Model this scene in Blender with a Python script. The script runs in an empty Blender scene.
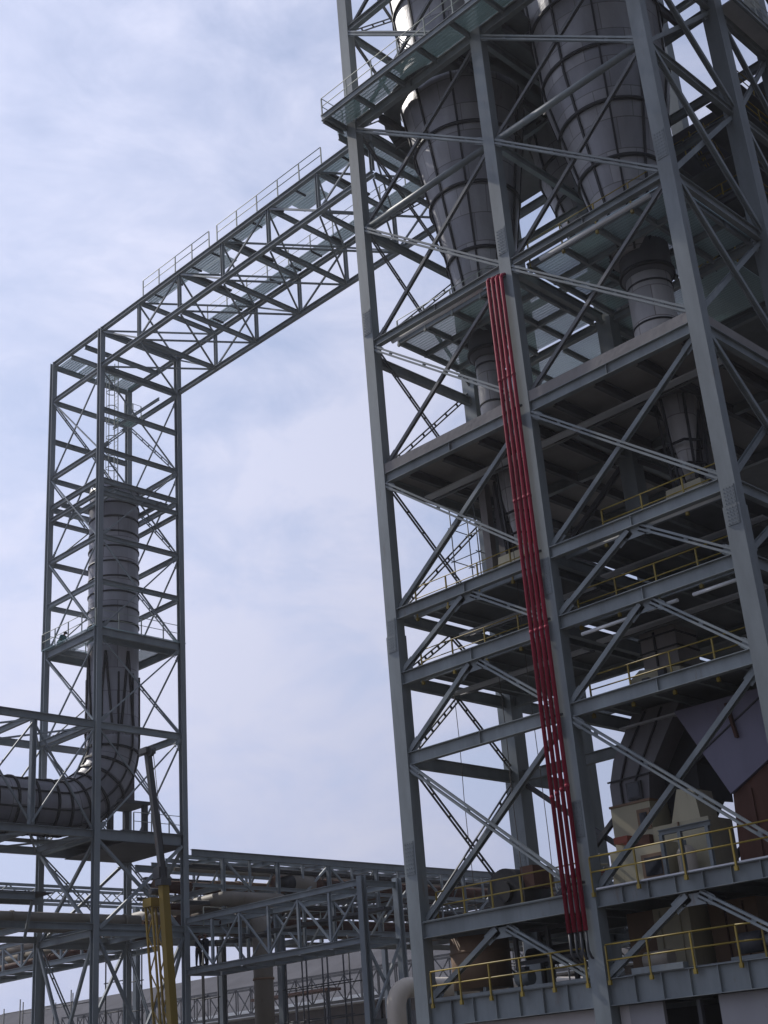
import bpy, math, random
from mathutils import Vector, Matrix
random.seed(7)
S = bpy.context.scene
COL = S.collection
R = math.radians
GZ = -1.7                      # ground level (the camera's eye is the origin)

# ------------------------------------------------------------------ materials
def nd(nt, t, **kw):
    n = nt.nodes.new(t)
    for k, v in kw.items():
        if k in n.inputs: n.inputs[k].default_value = v
        else: setattr(n, k, v)
    return n

def mat(name, col, rough=0.55, metal=0.0, var=0.18, scale=0.9, rust=0.0, rustcol=(0.12, 0.055, 0.03), bump=0.0, streak=True, spec=0.4):
    m = bpy.data.materials.new(name); m.use_nodes = True
    nt = m.node_tree; L = nt.links
    b = nt.nodes['Principled BSDF']
    b.inputs['Roughness'].default_value = rough
    b.inputs['Metallic'].default_value = metal
    b.inputs['Specular IOR Level'].default_value = spec
    geo = nd(nt, 'ShaderNodeNewGeometry')
    mp = nd(nt, 'ShaderNodeMapping')
    mp.inputs['Scale'].default_value = (1, 1, 0.25) if streak else (1, 1, 1)
    L.new(geo.outputs['Position'], mp.inputs['Vector'])
    n1 = nd(nt, 'ShaderNodeTexNoise', Scale=scale, Detail=6.0, Roughness=0.62)
    L.new(mp.outputs['Vector'], n1.inputs['Vector'])
    r1 = nd(nt, 'ShaderNodeValToRGB')
    r1.color_ramp.elements[0].position = 0.28; r1.color_ramp.elements[1].position = 0.74
    lo = [c * (1 - var) for c in col]; hi = [min(1, c * (1 + var)) for c in col]
    r1.color_ramp.elements[0].color = (*lo, 1); r1.color_ramp.elements[1].color = (*hi, 1)
    L.new(n1.outputs['Fac'], r1.inputs['Fac'])
    out = r1.outputs['Color']
    if rust > 0:
        n2 = nd(nt, 'ShaderNodeTexNoise', Scale=scale * 2.3, Detail=9.0, Roughness=0.7)
        L.new(mp.outputs['Vector'], n2.inputs['Vector'])
        r2 = nd(nt, 'ShaderNodeValToRGB')
        r2.color_ramp.elements[0].position = 0.66 - rust * 0.3; r2.color_ramp.elements[1].position = 0.86 - rust * 0.3
        r2.color_ramp.elements[0].color = (0, 0, 0, 1); r2.color_ramp.elements[1].color = (1, 1, 1, 1)
        L.new(n2.outputs['Fac'], r2.inputs['Fac'])
        mx = nd(nt, 'ShaderNodeMix', data_type='RGBA')
        L.new(r2.outputs['Color'], mx.inputs['Factor'])
        L.new(out, mx.inputs[6]); mx.inputs[7].default_value = (*rustcol, 1)
        out = mx.outputs[2]
    # every member was painted and weathered on its own: a small tone shift per piece
    oi = nd(nt, 'ShaderNodeObjectInfo'); mr = nd(nt, 'ShaderNodeMapRange')
    mr.inputs['To Min'].default_value = 0.84; mr.inputs['To Max'].default_value = 1.14; L.new(oi.outputs['Random'], mr.inputs['Value'])
    sc = nd(nt, 'ShaderNodeVectorMath', operation='SCALE'); L.new(out, sc.inputs[0]); L.new(mr.outputs[0], sc.inputs['Scale'])
    out = sc.outputs[0]
    L.new(out, b.inputs['Base Color'])
    if bump > 0:
        n3 = nd(nt, 'ShaderNodeTexNoise', Scale=scale * 6, Detail=4.0)
        L.new(geo.outputs['Position'], n3.inputs['Vector'])
        bp = nd(nt, 'ShaderNodeBump', Strength=bump, Distance=0.05)
        L.new(n3.outputs['Fac'], bp.inputs['Height']); L.new(bp.outputs['Normal'], b.inputs['Normal'])
    return m

def shell_mat(name, col, rough, metal, course, ang):
    """rolled steel plate: courses and panels that differ a little in tone, thin weld seams"""
    m = mat(name, col, rough, metal, var=0.26, scale=0.7, rust=0.14, bump=0.35)
    nt = m.node_tree; L = nt.links; b = nt.nodes['Principled BSDF']
    src = b.inputs['Base Color'].links[0].from_socket
    uv = nd(nt, 'ShaderNodeUVMap')
    br = nd(nt, 'ShaderNodeTexBrick', Scale=1.0, **{'Mortar Size': 0.025, 'Brick Width': ang, 'Row Height': course, 'Bias': 0.0})
    br.inputs['Color1'].default_value = (1.18, 1.16, 1.14, 1); br.inputs['Color2'].default_value = (0.78, 0.78, 0.8, 1)
    br.inputs['Mortar'].default_value = (0.42, 0.38, 0.36, 1)
    L.new(uv.outputs['UV'], br.inputs['Vector'])
    mx = nd(nt, 'ShaderNodeMix', data_type='RGBA', blend_type='MULTIPLY'); mx.inputs['Factor'].default_value = 0.85
    L.new(src, mx.inputs[6]); L.new(br.outputs['Color'], mx.inputs[7])
    L.new(mx.outputs[2], b.inputs['Base Color'])
    return m

def grating_mat(name):
    m = bpy.data.materials.new(name); m.use_nodes = True
    nt = m.node_tree; L = nt.links
    b = nt.nodes['Principled BSDF']; o = nt.nodes['Material Output']
    b.inputs['Base Color'].default_value = (0.42, 0.56, 0.58, 1); b.inputs['Roughness'].default_value = 0.45; b.inputs['Metallic'].default_value = 0.3  # teal base tint stands in for sky light coming through the bars
    geo = nd(nt, 'ShaderNodeNewGeometry'); sp = nd(nt, 'ShaderNodeSeparateXYZ')
    L.new(geo.outputs['Position'], sp.inputs['Vector'])
    facs = []
    for ax, per, w in (('X', 0.06, 0.42), ('Y', 0.2, 0.2)):
        a = nd(nt, 'ShaderNodeMath', operation='DIVIDE'); L.new(sp.outputs[ax], a.inputs[0]); a.inputs[1].default_value = per
        f = nd(nt, 'ShaderNodeMath', operation='FRACT'); L.new(a.outputs[0], f.inputs[0])
        g = nd(nt, 'ShaderNodeMath', operation='LESS_THAN'); L.new(f.outputs[0], g.inputs[0]); g.inputs[1].default_value = w
        facs.append(g)
    mxm = nd(nt, 'ShaderNodeMath', operation='MAXIMUM'); L.new(facs[0].outputs[0], mxm.inputs[0]); L.new(facs[1].outputs[0], mxm.inputs[1])
    # bearing bars are deep: seen at a slant they close most of the opening
    mul = nd(nt, 'ShaderNodeMath', operation='MULTIPLY_ADD'); L.new(mxm.outputs[0], mul.inputs[0]); mul.inputs[1].default_value = 0.6; mul.inputs[2].default_value = 0.3
    tr = nd(nt, 'ShaderNodeBsdfTransparent'); ms = nd(nt, 'ShaderNodeMixShader')
    L.new(mul.outputs[0], ms.inputs['Fac']); L.new(tr.outputs[0], ms.inputs[1]); L.new(b.outputs[0], ms.inputs[2])
    L.new(ms.outputs[0], o.inputs['Surface'])
    return m

M = dict(
    steel=mat('grey steel paint', (0.205, 0.232, 0.24), 0.55, 0.0, 0.28, 0.8, rust=0.16, rustcol=(0.15, 0.10, 0.075)),
    steel_flare=mat('flare lightened steel paint', (0.26, 0.295, 0.32), 0.6, 0.0, 0.2, 0.8, rust=0.08, rustcol=(0.13, 0.10, 0.08)),  # same paint as the tall tower, its colour lightened for lens flare
    steel_mid=mat('mid grey steel paint', (0.13, 0.135, 0.14), 0.55, 0.0, 0.2, 0.9, rust=0.12),  # tone between the main steel and the dark steel
    steel_dark=mat('dark and shaded steel', (0.07, 0.072, 0.078), 0.6, 0.0, 0.25, 0.9, rust=0.15),  # dark steel; on inner members its tone stands in for interior shade
    black=mat('black steel strap', (0.018, 0.018, 0.02), 0.6, 0.0, 0.2, 1.5),
    shell=shell_mat('rolled cyclone plate', (0.30, 0.30, 0.31), 0.45, 0.28, 1.55, 2.6),
    shell_light=shell_mat('pale pipe plate', (0.42, 0.41, 0.40), 0.5, 0.15, 1.6, 1.8),
    shell_duct=shell_mat('grey duct plate', (0.30, 0.30, 0.335), 0.45, 0.1, 1.5, 1.9),
    grating=grating_mat('galvanised grating'),
    plate=mat('chequered plate', (0.13, 0.14, 0.145), 0.55, 0.2, 0.2, 1.2, rust=0.1),
    galv=mat('galvanised tube', (0.80, 0.82, 0.83), 0.42, 0.0, 0.08, 1.0),
    galvsheet=mat('galvanised sheet', (0.58, 0.59, 0.61), 0.45, 0.3, 0.1, 1.0),
    concrete=mat('concrete', (0.27, 0.255, 0.245), 0.9, 0.0, 0.15, 0.8, bump=0.3, streak=False),
    red=mat('red pipe paint', (0.27, 0.016, 0.042), 0.75, 0.0, 0.32, 1.4, rust=0.08, rustcol=(0.16, 0.04, 0.04), spec=0.25),
    yellow=mat('yellow rail paint', (0.29, 0.21, 0.03), 0.5, 0.0, 0.16, 1.3, rust=0.06),
    railgrey=mat('pale rail paint', (0.34, 0.37, 0.33), 0.5, 0.0, 0.14, 1.3, rust=0.05),
    cream=mat('cream housing paint', (0.48, 0.44, 0.31), 0.6, 0.0, 0.14, 0.9, rust=0.12, rustcol=(0.2, 0.12, 0.07)),
    tan=mat('tan primer', (0.21, 0.135, 0.085), 0.7, 0.0, 0.18, 0.7, rust=0.15),
    rust=mat('rusty steel', (0.085, 0.038, 0.026), 0.8, 0.0, 0.35, 0.9, rust=0.3, rustcol=(0.06, 0.028, 0.02), bump=0.25),
    violet=mat('violet grey primer', (0.17, 0.16, 0.225), 0.5, 0.0, 0.14, 0.6, rust=0.06),
    greyduct=mat('grey ribbed duct', (0.16, 0.155, 0.165), 0.5, 0.1, 0.18, 0.8, rust=0.08),
    beige=mat('beige pipe lagging', (0.24, 0.215, 0.18), 0.6, 0.0, 0.16, 0.7, rust=0.15),
    creampipe=mat('cream pipe paint', (0.62, 0.55, 0.46), 0.5, 0.0, 0.12, 0.8, rust=0.08),
    crane=mat('crane yellow', (0.27, 0.18, 0.02), 0.5, 0.0, 0.14, 1.0, rust=0.08),
    orange=mat('orange paint', (0.3, 0.06, 0.03), 0.5, 0.0, 0.1, 1.0),
    glass=mat('dark window glass', (0.012, 0.014, 0.02), 0.15, 0.0, 0.1, 1.0),
    darkwall=mat('weathered shed wall', (0.12, 0.10, 0.085), 0.85, 0.0, 0.25, 0.4, rust=0.1),
    roof=mat('grey sheet roof', (0.085, 0.085, 0.095), 0.95, 0.0, 0.2, 0.25, spec=0.05),
    wall=mat('grey cladding', (0.30, 0.295, 0.31), 0.6, 0.0, 0.12, 0.4, rust=0.03),
    palewall=mat('pale cladding', (0.52, 0.49, 0.49), 0.65, 0.0, 0.1, 0.5, rust=0.03),
    ground=mat('dusty ground', (0.06, 0.055, 0.05), 0.95, 0.0, 0.25, 0.12, bump=0.3, streak=False),
    skin=mat('skin', (0.30, 0.17, 0.11), 0.6, 0.0, 0.05, 4.0),
    navy=mat('dark navy overalls', (0.02, 0.022, 0.035), 0.85, 0.0, 0.2, 5.0),
    teal=mat('teal overalls', (0.07, 0.16, 0.17), 0.85, 0.0, 0.2, 5.0),
    rope=mat('hemp rope', (0.12, 0.11, 0.10), 0.9, 0.0, 0.2, 4.0),
)

# ------------------------------------------------------------------ mesh helpers
ORG = {}
def V(*a): return Vector(a)

class MB:
    def __init__(s): s.v = []; s.f = []; s.uv = {}; s.smooth = set()
    def quad8(s, c):
        n = len(s.v); s.v += [tuple(x) for x in c]
        s.f += [(n, n+3, n+2, n+1), (n+4, n+5, n+6, n+7), (n, n+1, n+5, n+4), (n+1, n+2, n+6, n+5), (n+2, n+3, n+7, n+6), (n+3, n, n+4, n+7)]
        return s
    def box(s, x0, x1, y0, y1, z0, z1):
        return s.quad8([(x0, y0, z0), (x1, y0, z0), (x1, y1, z0), (x0, y1, z0), (x0, y0, z1), (x1, y0, z1), (x1, y1, z1), (x0, y1, z1)])
    def frame(s, p, q, up):
        p, q = Vector(p), Vector(q); d = (q - p).normalized(); up = Vector(up)
        if abs(d.dot(up)) > 0.999: up = Vector((0, 1, 0)) if abs(d.y) < 0.9 else Vector((1, 0, 0))
        a = d.cross(up).normalized(); u = a.cross(d)
        return p, q, d, a, u
    def bar(s, p, q, w, h, up=(0, 0, 1), da=0.0, du=0.0):
        p, q, d, a, u = s.frame(p, q, up); o = a * da + u * du
        c = []
        for e in (p, q):
            for i, j in ((-1, -1), (1, -1), (1, 1), (-1, 1)):
                c.append(e + o + a * (i * w / 2) + u * (j * h / 2))
        return s.quad8(c)
    def ibeam(s, p, q, h, b, tw=0.02, tf=0.03, up=(0, 0, 1), stiff=0):
        s.bar(p, q, b, tf, up, 0, h / 2 - tf / 2); s.bar(p, q, b, tf, up, 0, -h / 2 + tf / 2)
        s.bar(p, q, tw, h - 2 * tf, up)
        if stiff:
            P, Q, d, a, u = s.frame(p, q, up); Ln = (Q - P).length; n = int(Ln / stiff)
            for k in range(1, n):
                c = P + d * (Ln * k / n)
                for sg in (-1, 1):
                    s.bar(c - d * 0.012 + a * sg * (b / 4), c + d * 0.012 + a * sg * (b / 4), b / 2 - tw - 0.02, h - 2 * tf, up)
        return s
    def laced(s, p, q, gap, up, n):
        """two angles tied with batten plates"""
        P, Q, d, a, u = s.frame(p, q, up)
        s.bar(p, q, 0.07, 0.07, up, gap / 2, 0); s.bar(p, q, 0.07, 0.07, up, -gap / 2, 0)
        for k in range(n + 1):
            c = P + (Q - P) * ((k + .1) / (n + .2))
            s.bar(c - a * (gap / 2 - .035), c + a * (gap / 2 - .035), 0.06, 0.10, (d if abs(d.dot(u)) < .9 else a))
        return s
    def loft(s, rings, closed=True, caps=True, uvs=None, smooth=True):
        n = len(rings[0]); base = len(s.v)
        for r in rings: s.v += [tuple(x) for x in r]
        for i in range(len(rings) - 1):
            for j in range(n):
                k = (j + 1) % n
                fi = len(s.f)
                s.f.append((base + i*n + j, base + i*n + k, base + (i+1)*n + k, base + (i+1)*n + j))
                if smooth: s.smooth.add(fi)
                if uvs: s.uv[fi] = [(uvs[0][j], uvs[1][i]), (uvs[0][j+1], uvs[1][i]), (uvs[0][j+1], uvs[1][i+1]), (uvs[0][j], uvs[1][i+1])]
        if caps:
            s.f.append(tuple(base + j for j in reversed(range(n)))); s.f.append(tuple(base + (len(rings)-1)*n + j for j in range(n)))
        return s
    def tube(s, p, q, r, n=12, r2=None, caps=True):
        r2 = r if r2 is None else r2
        P, Q, d, a, u = s.frame(p, q, (0, 0, 1))
        rg = [[e + (a * math.cos(2*math.pi*j/n) + u * math.sin(2*math.pi*j/n)) * rr for j in range(n)] for e, rr in ((P, r), (Q, r2))]
        Ln = (Q - P).length
        return s.loft(rg, caps=caps, uvs=([r * 2*math.pi*j/n for j in range(n+1)], [0, Ln]))
    def path(s, pts, r, n=12, caps=True):
        pts = [Vector(p) for p in pts]; rg = []; t = []; L = 0; u = None
        for i, p in enumerate(pts):
            d = ((pts[min(i+1, len(pts)-1)] - p).normalized() + (p - pts[max(i-1, 0)]).normalized()).normalized()
            if u is None:
                u = Vector((0, 0, 1)) if abs(d.z) < 0.9 else Vector((1, 0, 0))
            a = d.cross(u).normalized(); u = a.cross(d).normalized()
            rg.append([p + (a * math.cos(2*math.pi*j/n) + u * math.sin(2*math.pi*j/n)) * r for j in range(n)])
            if i: L += (p - pts[i-1]).length
            t.append(L)
        return s.loft(rg, caps=caps, uvs=([r * 2*math.pi*j/n for j in range(n+1)], t))
    def lathe(s, cx, cy, prof, n=40, caps=True):
        rg = [[(cx + r*math.cos(2*math.pi*j/n), cy + r*math.sin(2*math.pi*j/n), z) for j in range(n)] for r, z in prof]
        R0 = max(r for r, z in prof)
        return s.loft(rg, caps=caps, uvs=([R0*2*math.pi*j/n for j in range(n+1)], [z for r, z in prof]))
    def ring(s, cx, cy, z, r, w, h, n=40):
        s.lathe(cx, cy, [(r, z-h/2), (r+w, z-h/2), (r+w, z+h/2), (r, z+h/2)], n, caps=False)
        return s
    def prism(s, poly, y0, y1):
        """polygon in the x-z plane, extruded along y"""
        n = len(poly); b = len(s.v)
        s.v += [(x, y0, z) for x, z in poly] + [(x, y1, z) for x, z in poly]
        s.f.append(tuple(range(b, b+n))); s.f.append(tuple(reversed(range(b+n, b+2*n))))
        for j in range(n):
            k = (j+1) % n; s.f.append((b+j, b+n+j, b+n+k, b+k))
        return s
    def build(s, name, material, parent=None, loc=None):
        o0 = Vector(loc) if loc is not None else (ORG[parent.name] if parent else Vector((0, 0, 0)))
        me = bpy.data.meshes.new(name)
        me.from_pydata([tuple(Vector(v) - o0) for v in s.v], [], s.f)
        if s.uv:
            ul = me.uv_layers.new(name='UVMap')
            for p in me.polygons:
                if p.index in s.uv:
                    for li, c in zip(p.loop_indices, s.uv[p.index]): ul.data[li].uv = c
        for i in s.smooth: me.polygons[i].use_smooth = True
        me.update()
        import bmesh
        bm = bmesh.new(); bm.from_mesh(me); bmesh.ops.recalc_face_normals(bm, faces=bm.faces); bm.to_mesh(me); bm.free()
        me.materials.append(M[material])
        o = bpy.data.objects.new(name, me); COL.objects.link(o)
        if parent: o.parent = parent
        if parent is None: o.location = o0
        ORG[o.name] = o0
        return o

def tag(o, label, cat, group=None, kind=None):
    if label: o['label'] = label
    if cat: o['category'] = cat
    if group: o['group'] = group
    if kind: o['kind'] = kind
    return o
def thing(name, loc, label, cat, group=None):
    o = bpy.data.objects.new(name, None); o.empty_display_size = 0.5; COL.objects.link(o)
    o.location = loc; ORG[o.name] = Vector(loc)
    return tag(o, label, cat, group)
def struct(o): o['kind'] = 'structure'; return o

def handrail(parent, pts, material, h=1.1, step=1.8, drop=0.0, r=0.028, kick=False):
    """rails as one part, each post a sub-part of it"""
    mb = MB(); pts = [Vector(p) for p in pts]
    for a, b in zip(pts, pts[1:]):
        for z in (h, h * 0.52): mb.tube(a + V(0, 0, z), b + V(0, 0, z), r, 8)
        if kick: mb.bar(a + V(0, 0, .08), b + V(0, 0, .08), 0.012, 0.14)
    o = mb.build('handrail', material, parent)
    for i, (a, b) in enumerate(zip(pts, pts[1:])):
        n = max(1, round((b - a).length / step))
        for k in range(0 if i == 0 else 1, n + 1):
            c = a + (b - a) * (k / n)
            p = MB().bar(c + V(0, 0, -drop), c + V(0, 0, h - r), 0.06, 0.06, (0, 1, 0))
            if drop: p.bar(c + V(0, 0.0, -drop), c + V(0, 0.0, -drop + 0.16), 0.13, 0.11, (0, 1, 0))
            p.build('post', material, o)
    return o

# ================================================================== SETTING
g = MB().box(-900, 700, -700, 900, GZ - 1, GZ).build('ground', 'ground'); struct(g)

# ================================================================== PREHEATER TOWER
CX = [-39.95, -30.92, -22.04]; RY = [42.32, 49.9, 55.4]; RY4 = 61.8
TOP = 63.0
T = thing('preheater_tower', (-31, 48.9, GZ), 'tall open grey steel tower of many storeys carrying the cyclone cones, at the right', 'industrial building')
for i, x in enumerate(CX):
    for j, y in enumerate(RY):
        w = 0.66 if j == 0 else 0.80
        b = MB()
        e = .14 if j == 0 else 0      # shallower than wide in the front row
        b.box(x - w/2 - .03, x + w/2 + .03, y - w/2 - .03, y + w/2 + .03 - e, GZ, 18.9)
        b.box(x - w/2, x + w/2, y - w/2, y + w/2 - e, 18.9, TOP)
        c = b.build('column', 'steel', T)
        for zs in (8.9, 18.9, 35.6):
            p = MB(); ww = w/2 + (.03 if zs < 30 else 0)
            if zs == 18.9:
                p.box(x - .26, x + .26, y - w/2 - .025, y - w/2 - .002, zs + .01, zs + .8)
                p.box(x - .26, x + .26, y - w/2 - .055, y - w/2 - .032, zs - .8, zs - .01)
                for s0, e in ((.08, .04), (-.74, .07)):
                    for a in range(4):
                        for q in range(5):
                            px, pz = x - .19 + a * .127, zs + s0 + q * .15
                            p.box(px - .022, px + .022, y - w/2 - e, y - w/2 - e + .018, pz, pz + .045)
            else:
                p.box(x - .27, x + .27, y - ww - .022, y - ww - .002, zs - .7, zs + .7)
                for a in range(4):
                    for q in range(8):
                        px, pz = x - .19 + a * .127, zs - .62 + q * .17
                        p.box(px - .022, px + .022, y - ww - .042, y - ww - .022, pz, pz + .045)
            if j == 0 or zs < 10: p.build('splice_plate', 'steel', c)

# level name: bottom, top of the steel
LV = dict(L7=(2.1, 3.05), L6=(5.56, 6.2), L5=(12.85, 13.42), L4=(16.5, 17.08), L3=(19.6, 20.12), SL=(26.5, 27.02), L1=(34.05, 34.45), LM=(41.25, 41.58), LP=(47.75, 48.33), LQ=(54.6, 55.0), LR=(61.5, 61.9))
HW = 0.36
for nm, (zb, zt) in LV.items():
    h = zt - zb; zc = (zb + zt) / 2
    for k in (0, 1):
        x0, x1 = CX[k] + HW, CX[k+1] - HW
        y = 42.16
        b = MB()
        if nm == 'LM': b.tube((x0, 42.3, zc), (x1, 42.3, zc), 0.17, 14)
        else:
            st = {'L7': 1.1, 'L6': 1.1 if k else 4.4}.get(nm, 2.9)
            b.ibeam((x0, y, zc), (x1, y, zc), h, 0.30, stiff=st)
        b.build('girder', 'steel', T)
        for j in (1, 2):
            if nm == 'L5' and k == 0 and j == 2: continue
            hh = min(h, 0.5) if nm != 'LM' else .36
            MB().ibeam((CX[k] + .42, RY[j], zc), (CX[k+1] - .42, RY[j], zc), hh, 0.28).build('beam', 'steel', T)
    for i in range(3):
        for j in (0, 1):
            hh = {'LM': 0.42, 'L1': 0.5, 'LP': .55, 'SL': .5}.get(nm, min(h, 0.55))
            z2 = zc - (0.75 if nm == 'L1' and i == 0 and j == 0 else 0)
            MB().ibeam((CX[i], RY[j] + .42, z2), (CX[i], RY[j+1] - .42, z2), hh, 0.26).build('beam', 'steel', T)

# a fourth row behind the right bay
for x in CX[1:]: MB().box(x - .41, x + .41, RY4 - .41, RY4 + .41, GZ, TOP).build('column', 'steel', T)
for nm in ('L5', 'L4', 'L3', 'SL', 'L1', 'LM'):
    zc = sum(LV[nm]) / 2
    MB().ibeam((CX[1] + .42, RY4, zc), (CX[2] - .42, RY4, zc), .5, .28).build('beam', 'steel', T)
    for x in CX[1:]: MB().ibeam((x, RY[2] + .42, zc), (x, RY4 - .42, zc), .5, .26).build('beam', 'steel', T)
    if nm != 'LM': MB().box(CX[1] - .3, CX[2] + .3, 55.95 if nm == 'SL' else 55.0, RY4 + .3, LV[nm][1] + .01, LV[nm][1] + .07).build('floor_deck', 'plate', T)
# lattice girder on the third row under the cyclone floor
for z in (28.2, 31.2): MB().ibeam((CX[1] + .42, RY[2] + .1, z), (CX[2] - .42, RY[2] + .1, z), .4, .25).build('beam', 'steel_dark', T)
for k in range(6):
    xa, xb = CX[1] + .5 + k * 1.32, CX[1] + .5 + (k + 1) * 1.32
    MB().bar((xa, RY[2] + .1, 28.4 if k % 2 else 31.0), (xb, RY[2] + .1, 31.0 if k % 2 else 28.4), .16, .16, (0, 1, 0)).build('lattice_bar', 'steel_dark', T)
# concrete slab
MB().box(-40.02, -21.98, 42.04, 55.9, 27.03, 27.52).build('concrete_slab', 'concrete', T)
for k in range(8):
    x = -38.4 + k * 2.2
    MB().ibeam((x, 42.5, 26.72), (x, 55.0, 26.72), 0.46, 0.22).build('joist', 'steel_dark', T)
def deck(x0, x1, y0, y1, z, material='plate', t=0.05, name='floor_deck'):
    return MB().box(x0, x1, y0, y1, z, z + t).build(name, material, T)
def joists(x0, x1, n, y0, y1, z, h=0.3, m='steel'):
    for k in range(n):
        x = x0 + (x1 - x0) * k / (n - 1)
        MB().ibeam((x, y0, z - h/2), (x, y1, z - h/2), h, 0.15).build('joist', m, T)
def edge(x0, x1, y, z, h=0.3):
    MB().ibeam((x0, y, z - h/2), (x1, y, z - h/2), h, 0.14).build('edge_beam', 'steel', T)
# L1 : grating laid on joists, a gap behind the front girder
deck(-38.9, -31.4, 43.0, 49.6, 34.46, 'grating'); deck(-30.4, -22.5, 43.0, 49.6, 34.46, 'grating')
joists(-38.8, -31.5, 5, 43.1, 49.6, 34.45); joists(-30.3, -22.6, 5, 43.1, 49.6, 34.45)
for yy in (43.02, 45.0, 47.4): edge(-38.9, -31.4, yy, 34.44); edge(-30.4, -22.5, yy, 34.44)
deck(-31.2, -24.0, 50.3, 55.0, 34.46, 'grating'); deck(-39.6, -31.25, 50.35, 55.0, 34.46, 'grating')
joists(-39.0, -31.6, 4, 50.35, 55.0, 34.45)
# L3, L4, L5, L6, L7 floors
for nm in ('L3', 'L4'):
    z = LV[nm][1]
    deck(-39.4, -31.3, 43.0, 50.1, z - .05); deck(-30.5, -22.4, 43.0, 53.5, z - .05)
    joists(-38.2, -32.0, 4, 43.1, 49.5, z - .06); joists(-29.4, -23.4, 4, 43.1, 49.5, z - .06)
    edge(-39.4, -31.3, 43.03, z - .06, .32); edge(-30.5, -22.4, 43.03, z - .06, .32)
z = LV['L5'][1]
deck(-30.5, -22.4, 42.7, 50.0, z - .03); joists(-29.4, -23.4, 4, 42.8, 49.5, z - .04); edge(-30.5, -22.4, 42.95, z - .04, .32)
z = LV['L6'][1]
deck(-39.5, -22.4, 42.32, 55.0, z + .004, 'plate', .05); joists(-38.6, -23.2, 8, 42.5, 55.0, z - .03)
MB().box(-30.5, -22.3, 41.99, 42.31, z + .003, z + .06).build('toe_plate', 'galvsheet', T)
MB().box(-39.5, -31.4, 41.99, 42.31, z + .003, z + .045).build('toe_plate', 'steel', T)
z = LV['L7'][1]
deck(-39.5, -22.4, 42.32, 55.0, z + .004, 'plate', .05); joists(-38.6, -23.2, 8, 42.5, 55.0, z - .03)
MB().box(-29.4, -27.2, 41.95, 42.31, z + .003, z + .22).build('cable_tray', 'steel', T)
MB().box(-39.5, -31.4, 41.98, 42.31, z + .003, z + .13).build('cable_tray', 'steel', T)
# platform P with its overhanging walkways
z = 48.35
deck(-40.5, -21.3, 40.4, 42.0, z, 'grating', name='walkway'); deck(-41.05, -40.32, 42.0, 55.8, z, 'grating', name='walkway'); deck(-21.6, -20.9, 42.0, 49.4, z, 'grating', name='walkway'); deck(-22.3, -20.9, 50.4, 57, z, 'galvsheet', name='walkway')
MB().ibeam((-40.55, 40.4, z-.2), (-21.2, 40.4, z-.2), .38, .14).build('edge_beam', 'steel', T)
MB().ibeam((-40.56, 40.5, z-.2), (-40.56, 42.0, z-.2), .38, .14).build('edge_beam', 'steel', T)
MB().ibeam((-41.05, 42.1, z-.2), (-41.05, 55.8, z-.2), .38, .14).build('edge_beam', 'steel', T)
MB().ibeam((-20.9, 40.5, z-.2), (-20.9, 57, z-.2), .38, .14).build('edge_beam', 'steel', T)
for x in [-40.3, -38.1, -35.8, -33.5, -31.2, -29, -26.6, -24.4, -22.1]:
    MB().ibeam((x, 40.5, z-.2), (x, 42.0, z-.2), .34, .14).build('joist', 'steel', T)
MB().ring(-35.45, 46.2, 48.38, 3.45, .95, .06, 24).build('ring_deck', 'plate', T)
deck(-33.3, -28.6, 42.4, 44.2, z, 'plate'); deck(-31.9, -29.6, 44.2, 50, z, 'plate'); deck(-39.6, -31, 50.3, 55, z, 'plate');
deck(-33.0, -28.6, 42.4, 55, 55.02, 'plate'); deck(-24.6, -22.4, 42.4, 49.4, 55.02, 'plate')
for y0, y1, z0, z1 in ((55.8, 61.4, 42, 47.6), (55.8, 61.4, 48.6, 54.6), (55.8, 61.4, 55, 61.4)):
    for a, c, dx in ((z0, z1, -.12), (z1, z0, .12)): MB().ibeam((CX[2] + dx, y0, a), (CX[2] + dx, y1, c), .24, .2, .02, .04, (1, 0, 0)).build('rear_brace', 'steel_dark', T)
for z in (51.5, 58.2): MB().ibeam((CX[2], 42.8, z), (CX[2], 49.4, z), .3, .2).build('beam', 'steel', T); MB().ibeam((CX[1] + .4, RY[1], z), (CX[2] - .4, RY[1], z), .3, .2).build('beam', 'steel', T)
for a, b2 in (((-39.5, 45), (-33, 45)), ((-38.4, 42.6), (-38.4, 49.6)), ((-32.6, 42.6), (-32.6, 49.6)), ((-29.6, 42.6), (-29.6, 49.6)), ((-23.7, 42.6), (-23.7, 49.6))):
    MB().ibeam((*a, 48.05), (*b2, 48.05), .5, .22).build('beam', 'steel_dark', T)
# decks behind the corner column, added to shade the stairs and block sky
deck(-30.4, -26.2, 50.3, 61, 41.62, 'plate'); deck(-23.9, -22.4, 50.3, 55, 41.62, 'plate'); deck(-26.2, -22.0, 55.2, 61, 41.62, 'plate'); deck(-30, -27.5, 50.3, 55, 20.9, 'grating')

for zz in (36.2, 37.95, 39.8, 43.3, 45.0):
    deck(-27.5 if zz < 43 else -24.6, -22.5, 50.4 if zz < 43 else 52.4, 61.0, zz, 'plate')
    handrail(T, [(-22.6, 50.4 if zz < 43 else 52.4, zz + .05), (-22.6, 58.5, zz + .05)], 'yellow', 1.0, 1.6, .0, .03)
MB().ibeam((-27.5, 50.5, 37.75), (-22.4, 50.5, 37.75), .35, .2).build('beam', 'steel_dark', T); MB().ibeam((-27.5, 54.8, 37.75), (-22.4, 54.8, 37.75), .35, .2).build('beam', 'steel_dark', T)
MB().box(-30.4, -21.0, 61.3, 61.38, 27.6, 46.5).build('shade_sheet', 'steel_dark', T)  # dark sheets added to stand for the tower's gloom and hide sky gaps
MB().box(-30.4, -21.9, 55.85, 55.93, 41.75, 47.4).build('shade_sheet', 'steel_dark', T)
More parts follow.
